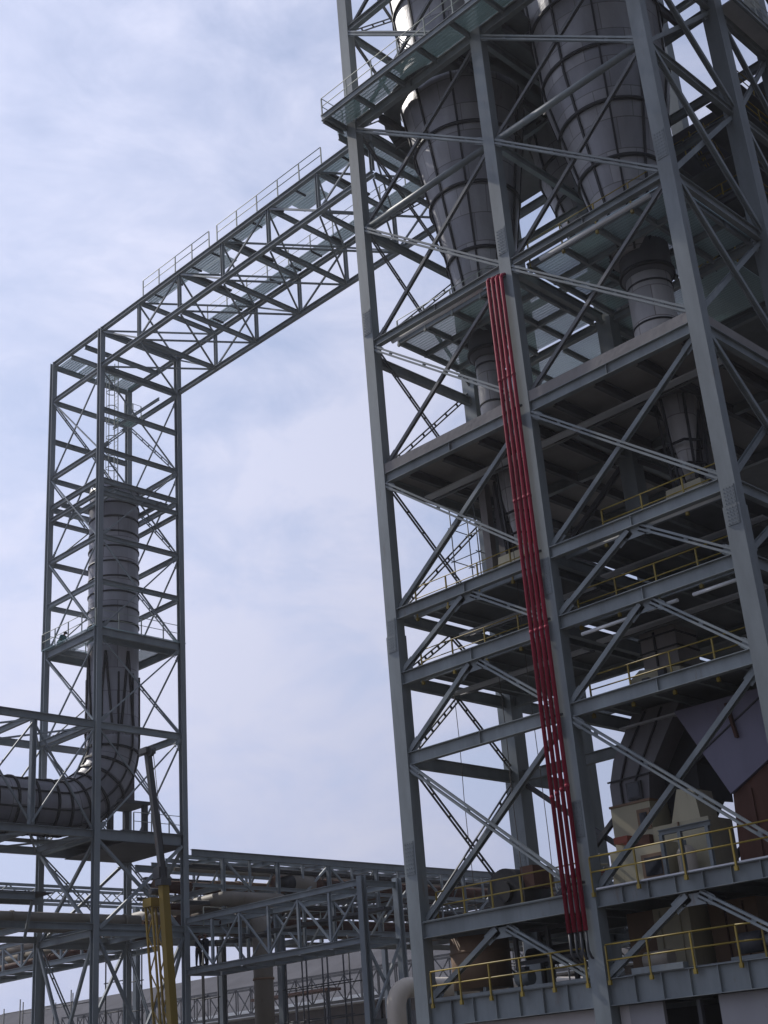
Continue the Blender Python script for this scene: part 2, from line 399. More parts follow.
# conduits and cable trays under the floors
for nm, y, x0, x1 in (('L4', 44.6, -39.2, -31.4), ('L3', 45.8, -39.2, -31.4), ('L4', 44.2, -30.4, -22.5), ('L3', 45.2, -30.4, -22.5), ('L5', 44.9, -30.4, -22.5), ('SL', 44.5, -39.4, -22.6)):
    z = LV[nm][0] - .12
    MB().box(x0, x1, y, y + .45, z - .08, z).build('cable_tray', 'galvsheet', T)
    MB().tube((x0, y + .8, z), (x1, y + .8, z), .06, 10).build('conduit', 'steel_mid', T)
# ---- braces
def gus(m, p, q, up, w=.46, l=.75, u0=0.0):
    P, Q, d, a, u = m.frame(p, q, up)
    for e, sg in ((P, 1), (Q, -1)):
        m.bar(e - d * sg * .02, e + d * sg * l, w, .024, up, 0, u0)
        for k in range(3):
            for j in (-1, 1): c = e + d * sg * (.3 + k * .15) + a * j * w * .36; m.bar(c - d * .03, c + d * .03, .06, .05, up, 0, u0)
    return m
def ibr(p, q, up): gus(MB().ibeam(p, q, 0.24, 0.20, .02, .045, up), p, q, up).build('brace', 'steel', T)
def pair(p, q, up, w=.26):
    m = MB(); P, Q, d, a, u = m.frame(p, q, up)
    for sg in (-1, 1): m.bar(p, q, .09, .16, up, sg * (w / 2 - .045), 0)
    nb = max(1, int((Q - P).length / 2.6))
    for k in range(nb):
        c = P + (Q - P) * ((k + .5) / nb); m.bar(c - a * (w / 2 - .09), c + a * (w / 2 - .09), .05, .2, d)
    gus(m, p, q, up, w + .12, .55); m.build('brace', 'steel', T)
def slim(p, q, up): gus(MB().ibeam(p, q, 0.17, 0.17, .02, .04, up), p, q, up, .4).build('brace', 'steel_mid', T)
ST = [('ch', 3.1, 5.5), ('x', 6.25, 12.8), ('ch', 13.45, 16.5), ('ch', 17.15, 19.6), ('x', 20.2, 26.45), ('x', 27.6, 34.0), ('x', 34.5, 41.2), ('x', 41.6, 47.7), ('x', 48.4, 54.5), ('x', 55.1, 61.4)]
for kind, z0, z1 in ST:
    for k in (0, 1):                                   # front face
        x0, x1 = CX[k] + .3, CX[k+1] - .3; y = 42.22
        if kind == 'x':
            (slim if z0 > 27 else ibr)((x0, y + .13, z0), (x1, y + .13, z1), (0, 1, 0)); pair((x0, y - .13, z1), (x1, y - .13, z0), (0, 1, 0), .27 if z0 < 20 else .25)
        else:
            xm = (x0 + x1) / 2
            ibr((x0, y, z0), (xm - .25, y, z1 - .05), (0, 1, 0)); pair((xm + .25, y, z1 - .05), (x1, y, z0), (0, 1, 0))
            MB().box(xm - .55, xm + .55, y - .012, y + .012, z1 - .42, z1 - .003).build('gusset', 'steel', T)
    for j in (0, 1):                                   # right face
        y0, y1 = RY[j] + .3, RY[j+1] - .3; x = CX[2]
        if kind == 'x':
            ibr((x - .13, y0, z0), (x - .13, y1, z1), (1, 0, 0)); ibr((x + .13, y0, z1), (x + .13, y1, z0), (1, 0, 0))
        else:
            ym = (y0 + y1) / 2
            ibr((x, y0, z0), (x, ym, z1), (1, 0, 0)); ibr((x, ym, z1), (x, y1, z0), (1, 0, 0))
    y0, y1 = RY[0] + .3, RY[1] - .3; x = CX[0]          # left face, tied angles
    def lac(p, q): MB().laced(p, q, .19, (1, 0, 0), 7).build('laced_brace', 'steel_mid', T)
    if kind == 'x':
        lac((x - .1, y0, z0), (x - .1, y1, z1)); lac((x + .1, y0, z1), (x + .1, y1, z0))
    else:
        ym = (y0 + y1) / 2; lac((x, y0, z0), (x, ym, z1)); lac((x, ym, z1), (x, y1, z0))
for k in (0, 1):                                       # second row, open lower storey
    x0, x1 = CX[k] + .3, CX[k+1] - .3
    for (z0, z1) in ((6.3, 12.8), (20.2, 26.4)):
        for a, c, dy in ((z0, z1, -.13), (z1, z0, .13)):
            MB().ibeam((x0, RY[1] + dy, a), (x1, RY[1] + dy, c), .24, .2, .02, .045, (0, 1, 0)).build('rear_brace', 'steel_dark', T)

# ---- handrails
yr = 42.0
handrail(T, [(-39.3, 41.95, 3.06), (-31.4, 41.95, 3.06)], 'yellow', 1.15, 1.75, .25, .03)
handrail(T, [(-30.4, 41.95, 3.06), (-24.9, 41.95, 3.06), (-24.1, 42.3, 3.06)], 'yellow', 1.15, 1.9, .25, .03)
handrail(T, [(-30.6, 41.95, 6.25), (-22.4, 41.95, 6.25)], 'yellow', 1.15, 1.95, .3, .03)
handrail(T, [(-39.2, 42.6, 6.25), (-31.5, 42.6, 6.25)], 'yellow', 1.15, 1.5, .05, .03)
handrail(T, [(-30.2, 43.0, 13.4), (-22.5, 43.0, 13.4)], 'yellow', 1.15, 2.0, .55, .03)
handrail(T, [(-30.2, 43.0, 17.05), (-22.5, 43.0, 17.05)], 'yellow', 1.15, 2.0, .5, .03)
handrail(T, [(-28.4, 43.0, 20.1), (-22.5, 43.0, 20.1)], 'yellow', 1.15, 2.0, .5, .03)
handrail(T, [(-39.2, 43.0, 20.1), (-31.5, 43.0, 20.1)], 'yellow', 1.1, 2.2, .5, .025)
handrail(T, [(-39.2, 43.0, 17.05), (-31.5, 43.0, 17.05)], 'yellow', 1.1, 2.2, .5, .025)
handrail(T, [(-38.8, 43.0, 34.45), (-31.5, 43.0, 34.45)], 'railgrey', 1.1, 1.8, .4, .022)
handrail(T, [(-30.2, 43.0, 34.45), (-22.6, 43.0, 34.45)], 'yellow', 1.1, 1.9, .5, .025)
handrail(T, [(-40.55, 42.0, 48.4), (-40.55, 40.45, 48.4), (-21.25, 40.45, 48.4)], 'railgrey', 1.15, 1.9, .1, .024)
handrail(T, [(-20.9, 41, 48.4), (-20.9, 57, 48.4)], 'railgrey', 1.15, 2.2, .1, .022)
# pale tubes hung under the front girders
for x0, x1, z in ((-29.2, -23.2, 34.0), (-28.9, -22.45, 19.72), (-26.6, -25.2, 16.33), (-24.5, -22.5, 16.33), (-29.8, -27.2, 16.28), (-38.7, -32.7, 34.18)):
    r = .075 if z < 30 else .1
    MB().tube((x0, 42.4, z - .14), (x1, 42.4, z - .14), r, 12).build('hanging_tube', 'galv', T)
# handrail on the second row, deep inside (yellow)
for z, y in ((34.5, 50.4), (41.66, 50.4)):
    handrail(T, [(-22.6, y, z), (-22.6, 55, z)], 'yellow', 1.1, 1.1, .0, .03)
for z, x0, x1 in ((41.65, -27, -22.5), (34.5, -27, -22.5), (38.0, -27, -22.5)):
    handrail(T, [(x0, 51.0, z), (x1, 51.0, z)], 'yellow', 1.1, 1.4, .0, .025)

# cladding wall below the lowest floor
W = thing('cladding_wall', (-31, 42.6, GZ), 'grey sheet wall with a dark opening under the lowest girder', 'wall')
MB().box(-39.6, -31.3, 42.45, 42.6, GZ, 2.08).build('panel', 'palewall', W)
MB().box(-30.5, -30.08, 42.45, 42.6, GZ, 2.08).build('panel', 'palewall', W)
MB().box(-30.06, -28.6, 42.43, 42.6, GZ, 2.08).build('panel', 'wall', W); MB().box(-26.3, -22.4, 42.43, 42.6, GZ, 2.08).build('panel', 'wall', W)
MB().box(-27.2, -27.05, 42.41, 42.59, GZ, 2.0).build('frame_post', 'steel_dark', W)
MB().box(-39.6, -22.2, 48.0, 48.1, GZ, 2.05).build('shade_panel', 'steel_dark', W)  # dark sheet added behind the opening to keep it dark

# ================================================================== CYCLONES
def cyclone(ax, prof, rings, label, flange=None, collar=None, pipe=None, pax=None, nrib=10, light='shell'):
    x, y = ax
    t = thing('cyclone_separator', (x, y, prof[0][1]), label, 'cyclone', 'cyclones inside the tower')
    # subdivide the profile so that the plate courses show
    pr = []
    for (r0, z0), (r1, z1) in zip(prof, prof[1:]):
        n = max(1, int(abs(z1 - z0) / 1.6))
        pr += [(r0 + (r1 - r0) * k / n, z0 + (z1 - z0) * k / n) for k in range(n)]
    pr.append(prof[-1])
    MB().lathe(x, y, pr, 64).build('cone_shell', light, t)
    def rad(z):
        for (r0, z0), (r1, z1) in zip(prof, prof[1:]):
            if z0 <= z <= z1: return r0 + (r1 - r0) * (z - z0) / (z1 - z0)
        return prof[-1][0]
    for z in rings:
        MB().ring(x, y, z, rad(z) - .02, .13, .16, 56).build('stiffener_ring', 'black', t)
    for k in range(nrib):
        a = 2 * math.pi * (k + .35) / nrib; b = MB()
        for (r0, z0), (r1, z1) in zip(prof, prof[1:]):
            if z1 - z0 < .5: continue
            e = V(math.cos(a), math.sin(a), 0)
            b.bar(V(x, y, z0) + e * r0, V(x, y, z1) + e * r1, .10, .16, e)
        b.build('vertical_rib', 'black', t)
    if flange:
        z, r = flange
        MB().ring(x, y, z, r - .5, .62, .3, 64).build('flange', 'steel', t)
    if collar:
        r, z0, z1 = collar; px, py = pax or ax
        MB().lathe(px, py, [(r*.8, z0), (r, z0 + .25), (r, z1)], 40).build('collar', 'steel_dark', t)
        MB().ring(px, py, z0 + .35, r, .1, .18, 40).build('stiffener_ring', 'black', t)
    if pipe:
        r, z0, z1 = pipe; px, py = pax or ax
        MB().lathe(px, py, [(r, z0), (r, (z0 + z1) / 2), (r, z1)], 40).build('outlet_pipe', 'shell_light', t)
        for z in (z0 + .5, (z0 + z1) / 2, z1 - .7): MB().ring(px, py, z, r, .04, .08, 40).build('stiffener_ring', 'black', t)
    return t
cyclone((-35.45, 46.2), [(1.2, 34.8), (1.62, 37.5), (3.5, 49.5), (3.1, 50.2), (3.1, 53.2), (3.35, 56), (3.9, 62)], (35.6, 38.4, 42.0, 45.4, 51.3, 55, 58.5),
        'large grey cone shaped cyclone in the left bay, sunlit along its left edge', (49.6, 3.55), (.95, 32.9, 34.8), (.70, 27.5, 33.2), (-35.75, 46.2))
cyclone((-26.55, 46.2), [(1.1, 33.9), (1.42, 35.5), (1.85, 37.6), (3.05, 43.5), (3.3, 49.3), (3.9, 60)], (36.2, 38.4, 41.2, 44.1, 47.5, 51.5, 55.5),
        'large grey cone shaped cyclone in the right bay behind the corner column', None, (1.18, 32.7, 34.5), (1.02, 27.5, 33.0), (-26.3, 46.45))
cyclone((-32.2, 53.0), [(1.4, 40.2), (2.9, 45.6), (3.3, 49), (3.4, 58)], (41.5, 43.4, 45.6, 48.2),
        'cyclone deep inside the tower, its lit edge glimpsed between the two front cones', None, (.9, 38.5, 40.4), (.8, 27.5, 38.8), None, 8)

# hoppers under the slab
def hopper(ax, label, post=None):
    x, y = ax
    t = thing('feed_hopper', (x, y, 20.12), label, 'hopper', 'feed hoppers under the concrete slab')
    MB().lathe(x, y, [(.22, 22.7), (.34, 23.6), (.85, 26.49)], 32).build('cone_shell', 'shell_light', t)
    MB().lathe(x - .5, y + 1.4, [(.8, 20.2), (.8, 26.4)], 32).build('riser_pipe', 'greyduct', t)
    for k in range(6):
        a = 2*math.pi*k/6 + .3; e = V(math.cos(a), math.sin(a), 0)
        MB().bar(V(x, y, 22.3) + e * .75, V(x, y, 26.4) + e * 1.0, .1, .1, e).build('leg', 'black', t)
    for z in (23.2, 24.3): MB().ring(x, y, z, .78, .08, .1, 6).build('hoop', 'black', t)
    MB().prism([(x - 1.15, 20.16), (x + 1.15, 20.16), (x + .85, 22.3), (x - .85, 22.3)], y - .8, y + .8).build('base', 'cream', t)
    return t
hopper((-26.05, 46.6), 'pale cone hopper on a cream base under the slab in the right bay')
hopper((-35.3, 46.4), 'pale cone hopper partly hidden behind the red pipes under the slab')
t = thing('square_riser', (-28.3, 46.4, 13.5), 'grey square riser duct standing on a cream base above the railing', 'duct')
MB().box(-29.2, -27.5, 45.6, 47.2, 14.9, 16.5).build('shaft', 'shell_light', t)
for z in (15.6, 16.2): MB().box(-29.26, -27.44, 45.54, 47.26, z, z + .06).build('band', 'black', t)
for x in (-28.5,): MB().box(x - .04, x + .04, 45.53, 45.595, 14.95, 16.4).build('rib', 'black', t)
MB().prism([(-29.9, 13.48), (-27.1, 13.48), (-27.3, 14.6), (-29.2, 14.9), (-29.7, 14.6)], 45.2, 47.4).build('base', 'cream', t)
for x, z in ((-29.0, 14.1), (-28.2, 14.3), (-27.7, 13.95)):
    MB().box(x, x + .3, 44.95, 45.19, z, z + .35).build('valve', 'steel_dark', t)
t = thing('square_riser', (-37.6, 46.6, 20.12), 'grey square duct post beside the scaffold in the left bay', 'duct')
MB().box(-37.15, -36.75, 45.9, 46.3, 20.16, 26.48).build('shaft', 'shell_light', t)
MB().box(-36.74, -36.1, 46.5, 47.3, 20.16, 26.48).build('shaft', 'greyduct', t)

# ================================================================== KILN INLET EQUIPMENT
t = thing('burner_housing', (-30.8, 45.8, 6.26), 'cream box housing with a small dark opening and an orange burner', 'housing')
MB().box(-31.8, -29.92, 45.0, 47.6, 6.26, 9.62).build('shell', 'cream', t)
f = MB().box(-30.55, -29.95, 44.94, 45.0 - .003, 8.55, 9.35).build('hatch', 'tan', t)
MB().box(-30.42, -30.08, 44.9, 44.937, 8.7, 9.2).build('pane', 'glass', f)
b = MB(); b.box(-31.55, -30.9, 44.55, 44.99, 8.15, 8.4); b.tube((-31.2, 44.7, 8.2), (-30.3, 44.5, 7.7), .09); b.build('burner', 'orange', t)
MB().box(-30.7, -29.98, 44.7, 44.99, 7.6, 8.3).build('valve_box', 'rust', t)
MB().box(-31.85, -29.87, 44.96, 47.65, 9.63, 9.72).build('rim', 'tan', t)
t = thing('ribbed_duct', (-30.3, 46, 9.72), 'grey duct with dark ribs rising and leaning right from the cream housing', 'duct')
MB().prism([(-31.75, 9.73), (-29.95, 9.73), (-29.8, 10.7), (-28.6, 12.3), (-27.8, 13.3), (-30.1, 13.3), (-31.4, 11.6), (-31.75, 10.6)], 45.1, 47.4).build('shell', 'greyduct', t)
for pts in (((-31.2, 9.75), (-31.2, 10.6), (-30.7, 11.7), (-29.5, 13.2)), ((-30.5, 9.75), (-30.45, 10.6), (-29.8, 11.6), (-28.7, 13.2))):
    b = MB()
    for (xa, za), (xb, zb) in zip(pts, pts[1:]): b.bar((xa, 45.06, za), (xb, 45.06, zb), .06, .075, (0, 1, 0))
    b.build('rib', 'black', t)
f = MB().box(-30.9, -30.2, 44.98, 45.095, 9.85, 10.55).build('hatch', 'steel_dark', t); MB().box(-30.82, -30.28, 44.95, 44.977, 9.92, 10.48).build('pane', 'glass', f)
MB().bar((-31.8, 45.06, 10.75), (-29.75, 45.06, 10.75), .06, .08, (0, 1, 0)).build('band', 'black', t)
t = thing('shaded_chute', (-28.2, 47, 8.6), 'chute with its shade painted black, between the ribbed duct and the violet duct', 'chute')
MB().prism([(-29.7, 8.4), (-28.7, 9.7), (-28.3, 9.6), (-28.25, 10.95), (-27.3, 11.4), (-27.3, 13.0), (-28.7, 13.0), (-30.0, 10.6)], 46.2, 48.6).build('shell', 'black', t)  # black colour stands in for the shaded underside
t = thing('feed_bin', (-28.5, 45.6, 6.26), 'cream tapered bin on a square cream box beside the railing', 'bin')
MB().prism([(-29.05, 8.62), (-27.75, 8.62), (-27.85, 9.75), (-28.6, 9.85)], 45.0, 46.3).build('hood', 'cream', t)
MB().box(-29.88, -27.35, 44.9, 46.6, 6.26, 8.60).build('shell', 'cream', t)
MB().box(-28.72, -28.66, 44.84, 44.897, 6.3, 8.6).build('seam', 'tan', t)
t = thing('control_cabin', (-30.3, 44, 6.26), 'low cream cabin with a brown framed dark window behind the yellow railing', 'cabin')
MB().box(-30.9, -28.3, 43.75, 44.6, 6.26, 7.75).build('shell', 'cream', t)
f = MB().box(-29.45, -28.4, 43.68, 43.747, 6.45, 7.38).build('window', 'tan', t); MB().box(-29.3, -28.55, 43.65, 43.677, 6.58, 7.25).build('pane', 'glass', f)
t = thing('portal_frame', (-28.2, 43.6, 6.26), 'light grey steel portal frame in front of the cream bin', 'frame')
for x in (-28.2, -27.4, -26.2): MB().ibeam((x, 43.4, 6.26), (x, 43.4, 7.9), .16, .14).build('leg', 'steel', t)
MB().ibeam((-28.3, 43.4, 8.0), (-26.05, 43.4, 8.0), .2, .16).build('beam', 'steel', t)
t = thing('small_tank', (-27.75, 44.2, 6.26), 'small white upright cylinder standing inside the portal frame', 'tank')
MB().lathe(-27.75, 44.2, [(.3, 6.26), (.36, 6.35), (.36, 7.3), (.2, 7.5)], 24).build('shell', 'creampipe', t); MB().tube((-27.75, 44.2, 7.45), (-27.75, 44.2, 7.7), .06).build('nozzle', 'steel', t)
# violet duct
t = thing('violet_duct', (-26, 46, 9), 'wide violet grey square duct slanting down to the right under the floor', 'duct')
p0, p1 = V(-27.95, 0, 12.85), V(-26.05, 0, 9.15); d = (p1 - p0).normalized(); n = V(-d.z, 0, d.x)
up0 = p0 - d * .0
def corner(s, w): q = p0 + d * s + n * w; return (q.x, q.z)
Ld = (p1 - p0).length
MB().prism([(-27.9, 12.74), corner(Ld, 0), corner(Ld, 3.6), (-22.5, 12.3), (-22.5, 12.74)], 44.6, 47.4).build('shell', 'violet', t)
for s in (Ld * .52,):
    b = MB(); a, c = corner(s, 0), corner(s, 3.6); b.bar((a[0], 44.57, a[1]), (c[0], 44.57, c[1]), .05, .05, (0, 1, 0)); b.build('seam', 'steel_dark', t)
a, c = corner(Ld*.35, 2.0), corner(Ld*.35+1.3, 1.55)
MB().bar((a[0], 44.55, a[1]), (c[0], 44.55, c[1]), .1, .28, (0, 1, 0)).build('slot_cover', 'rust', t)
t = thing('rust_hood', (-24.4, 46, 6.26), 'rusty brown steel hood below the violet duct at the right edge', 'hood')
a = corner(Ld + .02, 0); c = corner(Ld + .02, 3.5)
MB().prism([(-26.25, 6.27), (-22.5, 6.27), (-22.5, c[1]), c, a], 44.75, 47.8).build('shell', 'rust', t)
for x in (-25.3, -24.2, -23.2): MB().box(x, x + .09, 44.66, 44.745, 6.3, 9.2).build('rib', 'rust', t)
# on the two lowest floors
t = thing('tan_tank', (-38.4, 44.15, 3.1), 'plain tan steel tank standing between the two lowest floors', 'tank')
b = MB(); b.lathe(-38.4, 44.15, [(1.25, 3.45), (1.25, 5.5)], 8); b.build('shell', 'tan', t)
MB().ring(-38.4, 44.15, 4.9, 1.24, .06, .1, 8).build('band', 'tan', t)
for dx, dy in ((-.8, -.8), (.8, -.8), (-.8, .8), (.8, .8)): MB().bar((-38.4 + dx, 44.15 + dy, 3.1), (-38.4 + dx, 44.15 + dy, 3.45), .16, .16, (0, 1, 0)).build('leg', 'steel', t)
t = thing('fan_housing', (-38, 46.5, 6.26), 'dark round fan housing behind the yellow railing in the left bay', 'fan')
b = MB(); b.tube((-38.0, 45.7, 7.35), (-38.0, 47.6, 7.35), 1.0, 36); b.build('casing', 'black', t)
MB().box(-39.0, -37.0, 45.8, 47.5, 6.26, 6.55).build('plinth', 'concrete', t); MB().tube((-38.0, 45.5, 7.35), (-38, 45.69, 7.35), .45, 24).build('inlet', 'black', t)
MB().box(-37.2, -36.5, 45.9, 47.3, 7.4, 8.3).build('outlet', 'rust', t)
t = thing('tan_silo', (-30.4, 46, 3.1), 'cream and tan box bin behind the lowest railing in the right bay', 'bin')
MB().box(-31.9, -30.6, 45.7, 48, 3.1, 5.6).build('duct', 'tan', t); MB().box(-30.58, -28.95, 45.6, 48, 3.1, 5.6).build('shell', 'cream', t)
for x in (-30.3, -29.4): MB().box(x, x + .05, 45.54, 45.597, 3.1, 5.5).build('rib', 'cream', t)
t = thing('tan_silo', (-28.2, 47, 3.1), 'dark tan bin in shadow right of the cream and tan box bin', 'bin')
MB().box(-28.7, -26.6, 46.6, 49, 3.1, 5.6).build('shell', 'tan', t)
for x in (-28.0, -27.2): MB().box(x, x + .05, 46.54, 46.597, 3.1, 5.5).build('rib', 'rust', t)
t = thing('cream_drum', (-30, 44, 3.1), 'small cream horizontal drum behind the lowest railing', 'drum')
MB().tube((-30.0, 43.9, 3.6), (-28.9, 43.9, 3.6), .32, 28).build('shell', 'creampipe', t)
for x in (-30.0, -29.2): MB().box(x - .07, x + .07, 43.6, 44.2, 3.1, 3.4).build('saddle', 'steel', t)
t = thing('oil_pump', (-25.2, 43.9, 3.1), 'dark pump set on a steel skid behind the lowest railing at the right', 'pump')
MB().box(-26.2, -24.2, 43.5, 44.4, 3.1, 3.3).build('skid', 'steel', t); MB().tube((-26.0, 43.95, 3.75), (-25.0, 43.95, 3.75), .36, 20).build('motor', 'steel_dark', t)
b = MB(); b.tube((-25.0, 43.95, 3.75), (-24.6, 43.95, 3.75), .2, 16); b.lathe(-24.5, 43.95, [(.3, 3.3), (.3, 4.0), (.12, 4.4), (.12, 5.0)], 16); b.build('pump_body', 'steel', t)

for o in COL.objects:
    if o.parent is None and o.name.split('.')[0] in ('burner_housing', 'ribbed_duct', 'shaded_chute', 'feed_bin', 'violet_duct', 'rust_hood'):
        o.location.x += .36; o.location.z -= .06 if o.name != 'burner_housing' else 0
t = thing('valve_skid', (-31.2, 43.4, 6.26), 'small cluster of grey pipes and valves at the foot of the cream cabin', 'valves')
MB().box(-31.5, -30.95, 43.1, 43.7, 6.26, 6.4).build('skid', 'steel_dark', t)
for k, (x, h) in enumerate(((-31.4, 1.0), (-31.2, 1.35), (-31.05, .8))):
    MB().path([(x, 43.4, 6.4), (x, 43.4, 6.26 + h), (x, 43.5, 6.36 + h), (x, 44.2, 6.4 + h)], .05, 10).build('pipe', 'steel_mid', t)
    MB().ring(x, 43.4, 6.8 + .1*k, .05, .09, .05, 14).build('hand_wheel', 'orange', t)
t = thing('steel_frame_rack', (-34.3, 44.5, 3.1), 'dark open steel frame rack standing right of the plain tan tank', 'frame')
for x in (-36.3, -34.6, -33.0):
    for y in (44.0, 45.6): MB().ibeam((x, y, 3.1), (x, y, 5.45), .16, .16).build('leg', 'steel_dark', t)
for y in (44.0, 45.6):
    for z in (4.2, 5.4): MB().ibeam((-36.4, y, z), (-32.9, y, z), .16, .12).build('beam', 'steel_dark', t)
MB().tube((-36.3, 44.8, 4.5), (-33, 44.8, 4.5), .3, 18).build('vessel', 'black', t)
t = thing('motor_unit', (-35.6, 44.2, 3.1), 'small grey motor on a base in front of the dark frame rack', 'motor')
MB().box(-36.1, -35.0, 43.2, 43.9, 3.1, 3.25).build('base', 'steel', t); MB().tube((-36.0, 43.55, 3.6), (-35.3, 43.55, 3.6), .28, 18).build('casing', 'steel', t); MB().box(-35.75, -35.5, 43.4, 43.7, 3.87, 4.02).build('terminal_box', 'steel_dark', t)
# stairs behind the corner column
t = thing('staircase', (-25, 52.5, 34.5), 'steel stair flights with yellow railings inside the tower behind the corner column', 'stairs')
for k, (za, zb) in enumerate(((34.5, 38.05), (38.05, 41.6))):
    ya, yb = (50.6, 54.4) if k % 2 == 0 else (54.4, 50.6); x = -25.4 if k % 2 == 0 else -24.5
    b = MB()
    for dx in (-.4, .4): b.bar((x + dx, ya, za), (x + dx, yb, zb), .05, .26)
    for s in range(15):
        f = (s + .5) / 15; b.box(x - .38, x + .38, min(ya + (yb - ya) * f, ya + (yb - ya) * f + .24), max(ya + (yb - ya) * f, ya + (yb - ya) * f + .24), za + (zb - za) * f, za + (zb - za) * f + .03)
    fl = b.build('flight', 'plate', t)
    b = MB()
    for dx in (-.42, .42):
        for h in (.55, 1.05): b.tube((x + dx, ya, za + h), (x + dx, yb, zb + h), .028, 8)
        for s in range(5): f = s / 4; b.bar((x + dx, ya + (yb - ya) * f, za + (zb - za) * f), (x + dx, ya + (yb - ya) * f, za + (zb - za) * f + 1.05), .05, .05, (0, 1, 0))
    b.build('railing', 'yellow', fl)

# ================================================================== RED PIPES
RL = ['outermost of the four red riser pipes, farthest from the steel column', 'red riser pipe second from the left in the row of four',
      'red riser pipe third from the left in the row of four', 'red riser pipe closest to the steel column in the row of four']
for k in range(4):
    x = -31.84 + k * .262
    t = thing('red_pipe', (x, 41.78, 4.8), RL[k], 'pipe', 'red riser pipes')
    top = 33.75 - k * .05
    MB().path([(x, 41.78, 4.8), (x, 41.78, top), (x + .03, 41.84, top + .12), (x + .06, 42.0, top + .2)], .088, 16).build('riser', 'red', t)
    MB().path([(x, 41.78, 4.79), (x, 41.78, 4.1), (x + .02, 41.9, 3.85), (x + .05, 42.3, 3.7), (x + .1, 43.4, 3.6)], .05, 12).build('lower_hose', 'steel_dark', t)
    for z in (9.9 + .1*k, 16.7, 22.6, 28.5): MB().ring(x, 41.78, z, .087, .012, .14, 16).build('coupling', 'red', t)
t = thing('pipe_clamp', (-31.65, 41.9, 18), 'thin steel clamp bars holding the four red riser pipes to the tower', 'clamp')
for z in (6.5, 13.0, 17.0, 20.0, 26.9, 33.6): MB().box(-31.98, -30.92, 41.87, 41.945, z, z + .09).build('clamp_bar', 'steel_dark', t)

# scaffold and ropes in the left bay
t = thing('scaffold', (-38.5, 46.5, 20.12), 'thin grey pole scaffold under the slab beside the square duct post', 'scaffold', 'pole scaffolds')
for x, y in ((-39.2, 46), (-37.6, 46), (-39.2, 47.3), (-37.6, 47.3)): MB().tube((x, y, 20.15), (x, y, 26.0), .03, 8).build('pole', 'steel', t)
for z in (21.5, 23.2, 24.9):
    for p, q in (((-39.4, 46), (-37.4, 46)), ((-39.4, 47.3), (-37.4, 47.3)), ((-39.2, 45.8), (-39.2, 47.5)), ((-37.6, 45.8), (-37.6, 47.5))):
        MB().tube((*p, z), (*q, z), .025, 8).build('ledger', 'steel', t)
for i, (x, y, z0, z1, lb) in enumerate(((-38.3, 44.0, 6.3, 16.4, 'thin rope hanging free in the left bay near the left column'), (-35.6, 44.0, 6.3, 16.4, 'thin rope hanging in the middle of the left bay'), (-34.0, 44, 6.3, 26.4, 'long thin rope hanging just left of the red pipes'))):
    b = MB(); b.path([(x + .03 * math.sin(k * 1.3), y, z0 + (z1 - z0) * k / 8) for k in range(9)], .016, 6)
    tag(b.build('rope', 'rope', loc=(x, y, z0)), lb, 'rope', 'hanging ropes')

# ================================================================== DUCT TOWER (left) AND BRIDGE
Y1, Y3, XA, XB = 43.45, 49.75, -72.1, -66.15
D = thing('duct_tower', (-69.1, 46.6, GZ), 'slim four legged grey steel lattice tower around the upright duct, at the left', 'steel tower')
cor = {(0, 0): (XA, Y1), (1, 0): (XB, Y1), (0, 1): (XA, Y3), (1, 1): (XB, Y3)}
for (i, j), (x, y) in cor.items():
    c = MB().ibeam((x, y, GZ), (x, y, 48.6), .37, .37, .03, .05, (1, 0, 0)).build('column', 'steel_flare', D)
def side_beams(z, h=.31, faces='nsew'):
    sgm = {'s': ((XA, Y1), (XB, Y1)), 'n': ((XA, Y3), (XB, Y3)), 'e': ((XB, Y1), (XB, Y3)), 'w': ((XA, Y1), (XA, Y3))}
    for k in faces:
        (xa, ya), (xb, yb) = sgm[k]; d = (V(xb, yb, 0) - V(xa, ya, 0)).normalized() * .24
        MB().ibeam(V(xa, ya, z) + d, V(xb, yb, z) - d, h, .22).build('beam', 'steel_flare', D)
for z in (45.5, 39.5, 33.35, 30.3): side_beams(z)
side_beams(42.45, .34, 'ew'); side_beams(37.3, .34); side_beams(36.4, .28, 'nsew')
side_beams(27.0, .5); side_beams(21.1, .42); side_beams(14.65, .6); side_beams(9.2, .4)
def xbr(z0, z1, faces='nsew', w=.085):
    sgm = {'s': ((XA, Y1), (XB, Y1)), 'n': ((XA, Y3), (XB, Y3)), 'e': ((XB, Y1), (XB, Y3)), 'w': ((XA, Y1), (XA, Y3))}
    for k in faces:
        (xa, ya), (xb, yb) = sgm[k]; d = (V(xb, yb, 0) - V(xa, ya, 0)).normalized() * .24
        nrm = V(0, 1, 0) if k in 'sn' else V(1, 0, 0)
        a, b = V(xa, ya, 0) + d, V(xb, yb, 0) - d
        gus(MB().bar(a + nrm * .08 + V(0, 0, z0), b + nrm * .08 + V(0, 0, z1), w, w, nrm), a + nrm * .08 + V(0, 0, z0), b + nrm * .08 + V(0, 0, z1), nrm, .26, .5).build('brace', 'steel_flare', D)
        if k in 'nw': MB().laced(a - nrm * .08 + V(0, 0, z1), b - nrm * .08 + V(0, 0, z0), .16, nrm, 7).build('laced_brace', 'steel_flare', D)
        else: MB().bar(a - nrm * .08 + V(0, 0, z1), b - nrm * .08 + V(0, 0, z0), w, w, nrm).build('brace', 'steel_flare', D)
for a, b in ((39.7, 45.3), (33.5, 39.3), (27.3, 33.2), (21.4, 26.7), (15, 20.9)): xbr(a, b)
for a, b in ((9.4, 14.3), (GZ, 9.0)): xbr(a, b, 'nsew', .17)
